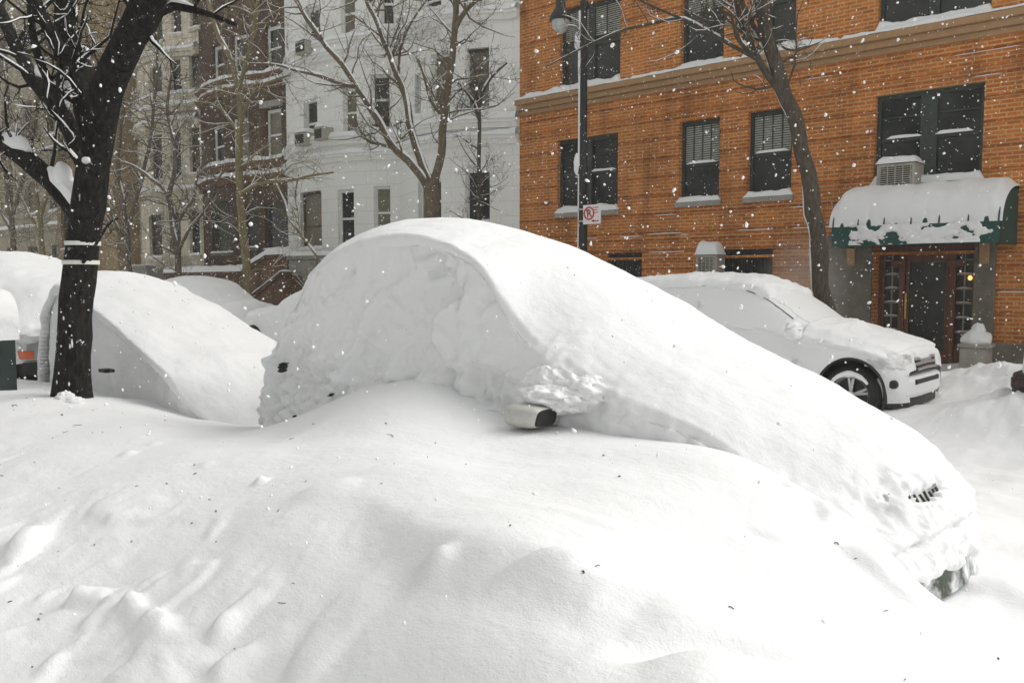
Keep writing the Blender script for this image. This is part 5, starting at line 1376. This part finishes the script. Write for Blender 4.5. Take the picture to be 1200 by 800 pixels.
# no-parking sign on the post
sg0 = on_y(678, 241, LY-.12); sg1 = on_y(704, 262, LY-.12)
x0, x1, z0, z1 = float(on_y(685, 250, LY-.12)[0])-.03, float(sg1[0]), float(sg1[2]), float(sg0[2]); yq = LY-.125
sg = thing('parking_sign', ((x0+x1)/2, yq, z0), 'small white no parking sign with a red ring and arrow strapped to the lamp post', 'sign')
b = MB(); b.box(x0, x1, yq, yq+.008, z0, z1); b.build('plate', SIGN_W, sg, bevel=.003)
b = MB(); cx_, cz_, R = x0+.135, (z0+z1)/2+.02, .105
pts = [(cx_+R*math.cos(a), yq-.004, cz_+R*math.sin(a)) for a in np.linspace(0, 2*PI, 28)]; b.tube(pts, .014, 6); b.tube([(cx_-R*.7, yq-.006, cz_+R*.7), (cx_+R*.7, yq-.006, cz_-R*.7)], .011, 6); b.build('red_ring', SIGN_R, sg)
b = MB(); b.box(cx_-.04, cx_-.018, yq-.003, yq-.0005, cz_-.065, cz_+.065); pp = [(cx_-.03+.055*math.cos(a), yq-.002, cz_+.028+.035*math.sin(a)) for a in np.linspace(-PI/2, PI/2, 9)]; b.tube(pp, .010, 5); b.build('letter', SIGN_K, sg)
b = MB(); zz_ = z0+.055; b.box(x1-.17, x1-.04, yq-.003, yq-.0005, zz_-.012, zz_+.012); b.prism([(x1-.20, zz_), (x1-.15, zz_-.03), (x1-.15, zz_+.03)], 'y', yq-.003, yq-.0005); b.build('arrow', SIGN_R, sg)
b = MB()
for k, w_ in enumerate((.13, .10, .12)): b.box(x1-.175, x1-.175+w_, yq-.003, yq-.0005, z1-.06-k*.045, z1-.045-k*.045)
b.build('lettering', SIGN_R, sg)
b = MB(); b.lathe([(.098, z0+.05), (.098, z0+.08)], (lx, LY, 0), 'z', 16); b.lathe([(.098, z1-.08), (.098, z1-.05)], (lx, LY, 0), 'z', 16); b.build('strap', CHROME, sg)
adopt(sg)

# mailbox
mx, my = -9.60, 3.02; mz = gh(-9.5, 3.0)-.12
edge = on_y(20, 430, my+.30)
mx = float(edge[0])-.32
mbx = thing('mailbox', (mx, my, mz), 'dark green round topped mailbox with a frosted snow dome at the left edge', 'mailbox')
zt_m = 1.22
b = MB(); out = [(mx-.31, mz+.0), (mx+.31, mz+.0), (mx+.31, zt_m)]+[(mx+.31*math.cos(a), zt_m+.33*math.sin(a)) for a in np.linspace(.1, PI-.1, 16)]+[(mx-.31, zt_m)]
b.prism(out, 'y', my-.30, my+.30); b.build('body', MAILBOX, mbx, True, .012)
b = MB()
for xx in (mx-.27, mx+.27): b.box(xx-.03, xx+.03, my-.306, my-.3005, mz, zt_m)
b.build('trim', MAILBOX, mbx)
V = np.zeros((40, 16, 3))
for i in range(40):
    a = -.55+(PI+1.1)*i/39
    for j in range(16):
        yy = my-.34+.68*j/15; e = min(1, min(j, 15-j)/2.5); fd_ = min(1, min(i, 39-i)/5.)
        r = .018+.06*max(0, math.sin(a))*e+.012*float(fbm(np.array([a*2, yy*6, 1.]), 3)); r *= fd_
        if a < 0 or a > PI: rr_, za = .31+r, zt_m+math.sin(a)*.33; xx = mx+(rr_ if a < 0 else -rr_)
        else: xx = mx+(.31+r)*math.cos(a); za = zt_m+(.33+r)*math.sin(a)
        V[i, j] = (xx, yy, za)
grid_mesh('snow_cap', V, SNOW, mbx, flip=False)
b = MB(); b.prism([(mx-.32, zt_m-.08)]+[(mx+.322*math.cos(a), zt_m+.345*math.sin(a)) for a in np.linspace(PI, 0, 18)]+[(mx+.322, zt_m-.05), (mx+.1, zt_m-.10), (mx-.1, zt_m-.04)], 'y', my-.325, my-.302); b.build('frost', SNOWP, mbx, bevel=.008)
adopt(mbx)

# ------------------------------------------------------------------ falling snow, steam, haze
nf = 76000
fx = RNG.uniform(-34, 4, nf); fy = RNG.uniform(1.0, 15.2, nf); fz = RNG.uniform(.3, 13, nf)
dist = np.sqrt(fx**2+fy**2+(fz-EYE)**2)
keep = (dist > 2.4)
fx, fy, fz, dist = fx[keep], fy[keep], fz[keep], dist[keep]; n_ = len(fx)
rad = np.exp(RNG.normal(math.log(.0046), .45, n_)); rad = np.minimum(rad, .013); rad = np.where(dist < 5, np.minimum(rad, .0065), rad)
g_ = (1+5**.5)/2
octa = np.array([(-1, g_, 0), (1, g_, 0), (-1, -g_, 0), (1, -g_, 0), (0, -1, g_), (0, 1, g_), (0, -1, -g_), (0, 1, -g_), (g_, 0, -1), (g_, 0, 1), (-g_, 0, -1), (-g_, 0, 1)])/1.9
tri = np.array([(0, 11, 5), (0, 5, 1), (0, 1, 7), (0, 7, 10), (0, 10, 11), (1, 5, 9), (5, 11, 4), (11, 10, 2), (10, 7, 6), (7, 1, 8), (3, 9, 4), (3, 4, 2), (3, 2, 6), (3, 6, 8), (3, 8, 9), (4, 9, 5), (2, 4, 11), (6, 2, 10), (8, 6, 7), (9, 8, 1)])
ax = RNG.normal(size=(n_, 3)); ax[:, 2] += .8; ax /= np.linalg.norm(ax, axis=1)[:, None]
v = octa[None]*rad[:, None, None]*RNG.uniform(.75, 1.2, (n_, 12, 1))
st = (v*ax[:, None, :]).sum(-1, keepdims=True)*ax[:, None, :]*RNG.uniform(0, .9, (n_, 1, 1))
v = v+st+np.stack([fx, fy, fz], -1)[:, None, :]
ff = (tri[None]+12*np.arange(n_)[:, None, None]).reshape(-1, 3)
me = bpy.data.meshes.new('falling_snow'); me.vertices.add(n_*12); me.vertices.foreach_set('co', v.astype(np.float32).ravel())
me.loops.add(ff.size); me.loops.foreach_set('vertex_index', ff.astype(np.int32).ravel()); me.polygons.add(len(ff)); me.polygons.foreach_set('loop_start', np.arange(0, ff.size, 3, dtype=np.int32)); me.update(calc_edges=True)
fs = link('falling_snow', me, mat('snowflake', (.88, .88, .88), .8, spec=.1), None, True); tag(fs, 'snowflakes falling all through the air of the street', kind='stuff')

sp = on_y(945, 330, 13.6)
b = MB(); b.blob((sp[0], sp[1], sp[2]-.05), (.95, .6, 1.2), 3, .05, 16)
vm = bpy.data.materials.new('steam'); vm.use_nodes = True; nt = vm.node_tree; nt.nodes.clear()
o_ = nt.nodes.new('ShaderNodeOutputMaterial'); pv = nt.nodes.new('ShaderNodeVolumePrincipled'); nt.links.new(pv.outputs[0], o_.inputs['Volume'])
pv.inputs['Color'].default_value = (.9, .9, .88, 1)
tc = nt.nodes.new('ShaderNodeTexCoord'); mp = nt.nodes.new('ShaderNodeMapping'); mp.inputs['Location'].default_value = (-1, -1, -1); mp.inputs['Scale'].default_value = (2, 2, 2)
ln = nt.nodes.new('ShaderNodeVectorMath'); ln.operation = 'LENGTH'; mr = nt.nodes.new('ShaderNodeMapRange'); mr.interpolation_type = 'SMOOTHSTEP'
mr.inputs[1].default_value = .95; mr.inputs[2].default_value = .1; mr.inputs[3].default_value = 0.; mr.inputs[4].default_value = 1.6
nz = nt.nodes.new('ShaderNodeTexNoise'); nz.inputs['Scale'].default_value = 2.6; nz.inputs['Detail'].default_value = 3
ml = nt.nodes.new('ShaderNodeMath'); ml.operation = 'MULTIPLY'
nt.links.new(tc.outputs['Generated'], mp.inputs['Vector']); nt.links.new(mp.outputs[0], ln.inputs[0]); nt.links.new(ln.outputs['Value'], mr.inputs[0]); nt.links.new(tc.outputs['Object'], nz.inputs['Vector'])
nt.links.new(mr.outputs[0], ml.inputs[0]); nt.links.new(nz.outputs['Fac'], ml.inputs[1]); nt.links.new(ml.outputs[0], pv.inputs['Density'])
stm = b.build('steam_plume', vm, None); tag(stm, 'wisp of grey steam drifting before the brick wall by the leaning tree', kind='stuff')

b = MB(); b.box(-130, 40, -45, 70, -1.0, 34)
hm_ = bpy.data.materials.new('snowy_air'); hm_.use_nodes = True; nt = hm_.node_tree; nt.nodes.clear()
o_ = nt.nodes.new('ShaderNodeOutputMaterial'); pv = nt.nodes.new('ShaderNodeVolumePrincipled'); nt.links.new(pv.outputs[0], o_.inputs['Volume'])
pv.inputs['Color'].default_value = (.92, .91, .87, 1); pv.inputs['Density'].default_value = .0016
hz = b.build('haze', hm_, None); tag(hz, kind='stuff')

# ------------------------------------------------------------------ light, sky, camera
SUN_EL, SUN_AZ = 40., 44.     # azimuth from +X toward +Y
w = bpy.data.worlds.new('World'); SC.world = w; w.use_nodes = True; nt = w.node_tree
bg = nt.nodes['Background']; sk = nt.nodes.new('ShaderNodeTexSky'); sk.sky_type = 'NISHITA'; sk.sun_disc = False
sk.sun_elevation = math.radians(SUN_EL); sk.sun_rotation = math.radians(90-SUN_AZ); sk.dust_density = 6; sk.air_density = 1.; sk.ozone_density = 1.
hs = nt.nodes.new('ShaderNodeHueSaturation'); hs.inputs['Saturation'].default_value = .12
nt.links.new(sk.outputs[0], hs.inputs['Color'])
cl = nt.nodes.new('ShaderNodeMix'); cl.data_type = 'RGBA'; cl.inputs[0].default_value = .65; cl.inputs[7].default_value = (6.6, 6.7, 6.6, 1)   # even cloud deck over the clear-sky gradient
nt.links.new(hs.outputs[0], cl.inputs[6]); nt.links.new(cl.outputs[2], bg.inputs['Color']); bg.inputs['Strength'].default_value = .066
sl = bpy.data.lights.new('Sun', 'SUN'); sl.energy = 1.35; sl.angle = math.radians(50); sl.color = (1., .985, .95)
so = bpy.data.objects.new('Sun', sl); COL.objects.link(so)
dv = Vector((math.cos(math.radians(SUN_EL))*math.cos(math.radians(SUN_AZ)), math.cos(math.radians(SUN_EL))*math.sin(math.radians(SUN_AZ)), math.sin(math.radians(SUN_EL))))
so.rotation_euler = dv.to_track_quat('Z', 'Y').to_euler(); so.location = (20, 10, 30)

cam = bpy.data.cameras.new('Camera'); co = bpy.data.objects.new('Camera', cam); COL.objects.link(co)
cam.sensor_width = 36; cam.lens = FPX/1200*36; cam.clip_end = 2000; cam.clip_start = .05
co.location = (0, 0, EYE); co.rotation_euler = (PI/2-PITCH, 0, math.atan2(-HD[0], HD[1])); SC.camera = co
vs = SC.view_settings; vs.view_transform = 'Standard'; vs.look = 'None'; vs.gamma = 1; vs.use_curve_mapping = False; vs.exposure = .85
SC.cycles.max_bounces = 6; SC.cycles.diffuse_bounces = 4; SC.cycles.glossy_bounces = 2; SC.cycles.volume_bounces = 1
SC.cycles.use_denoising = True
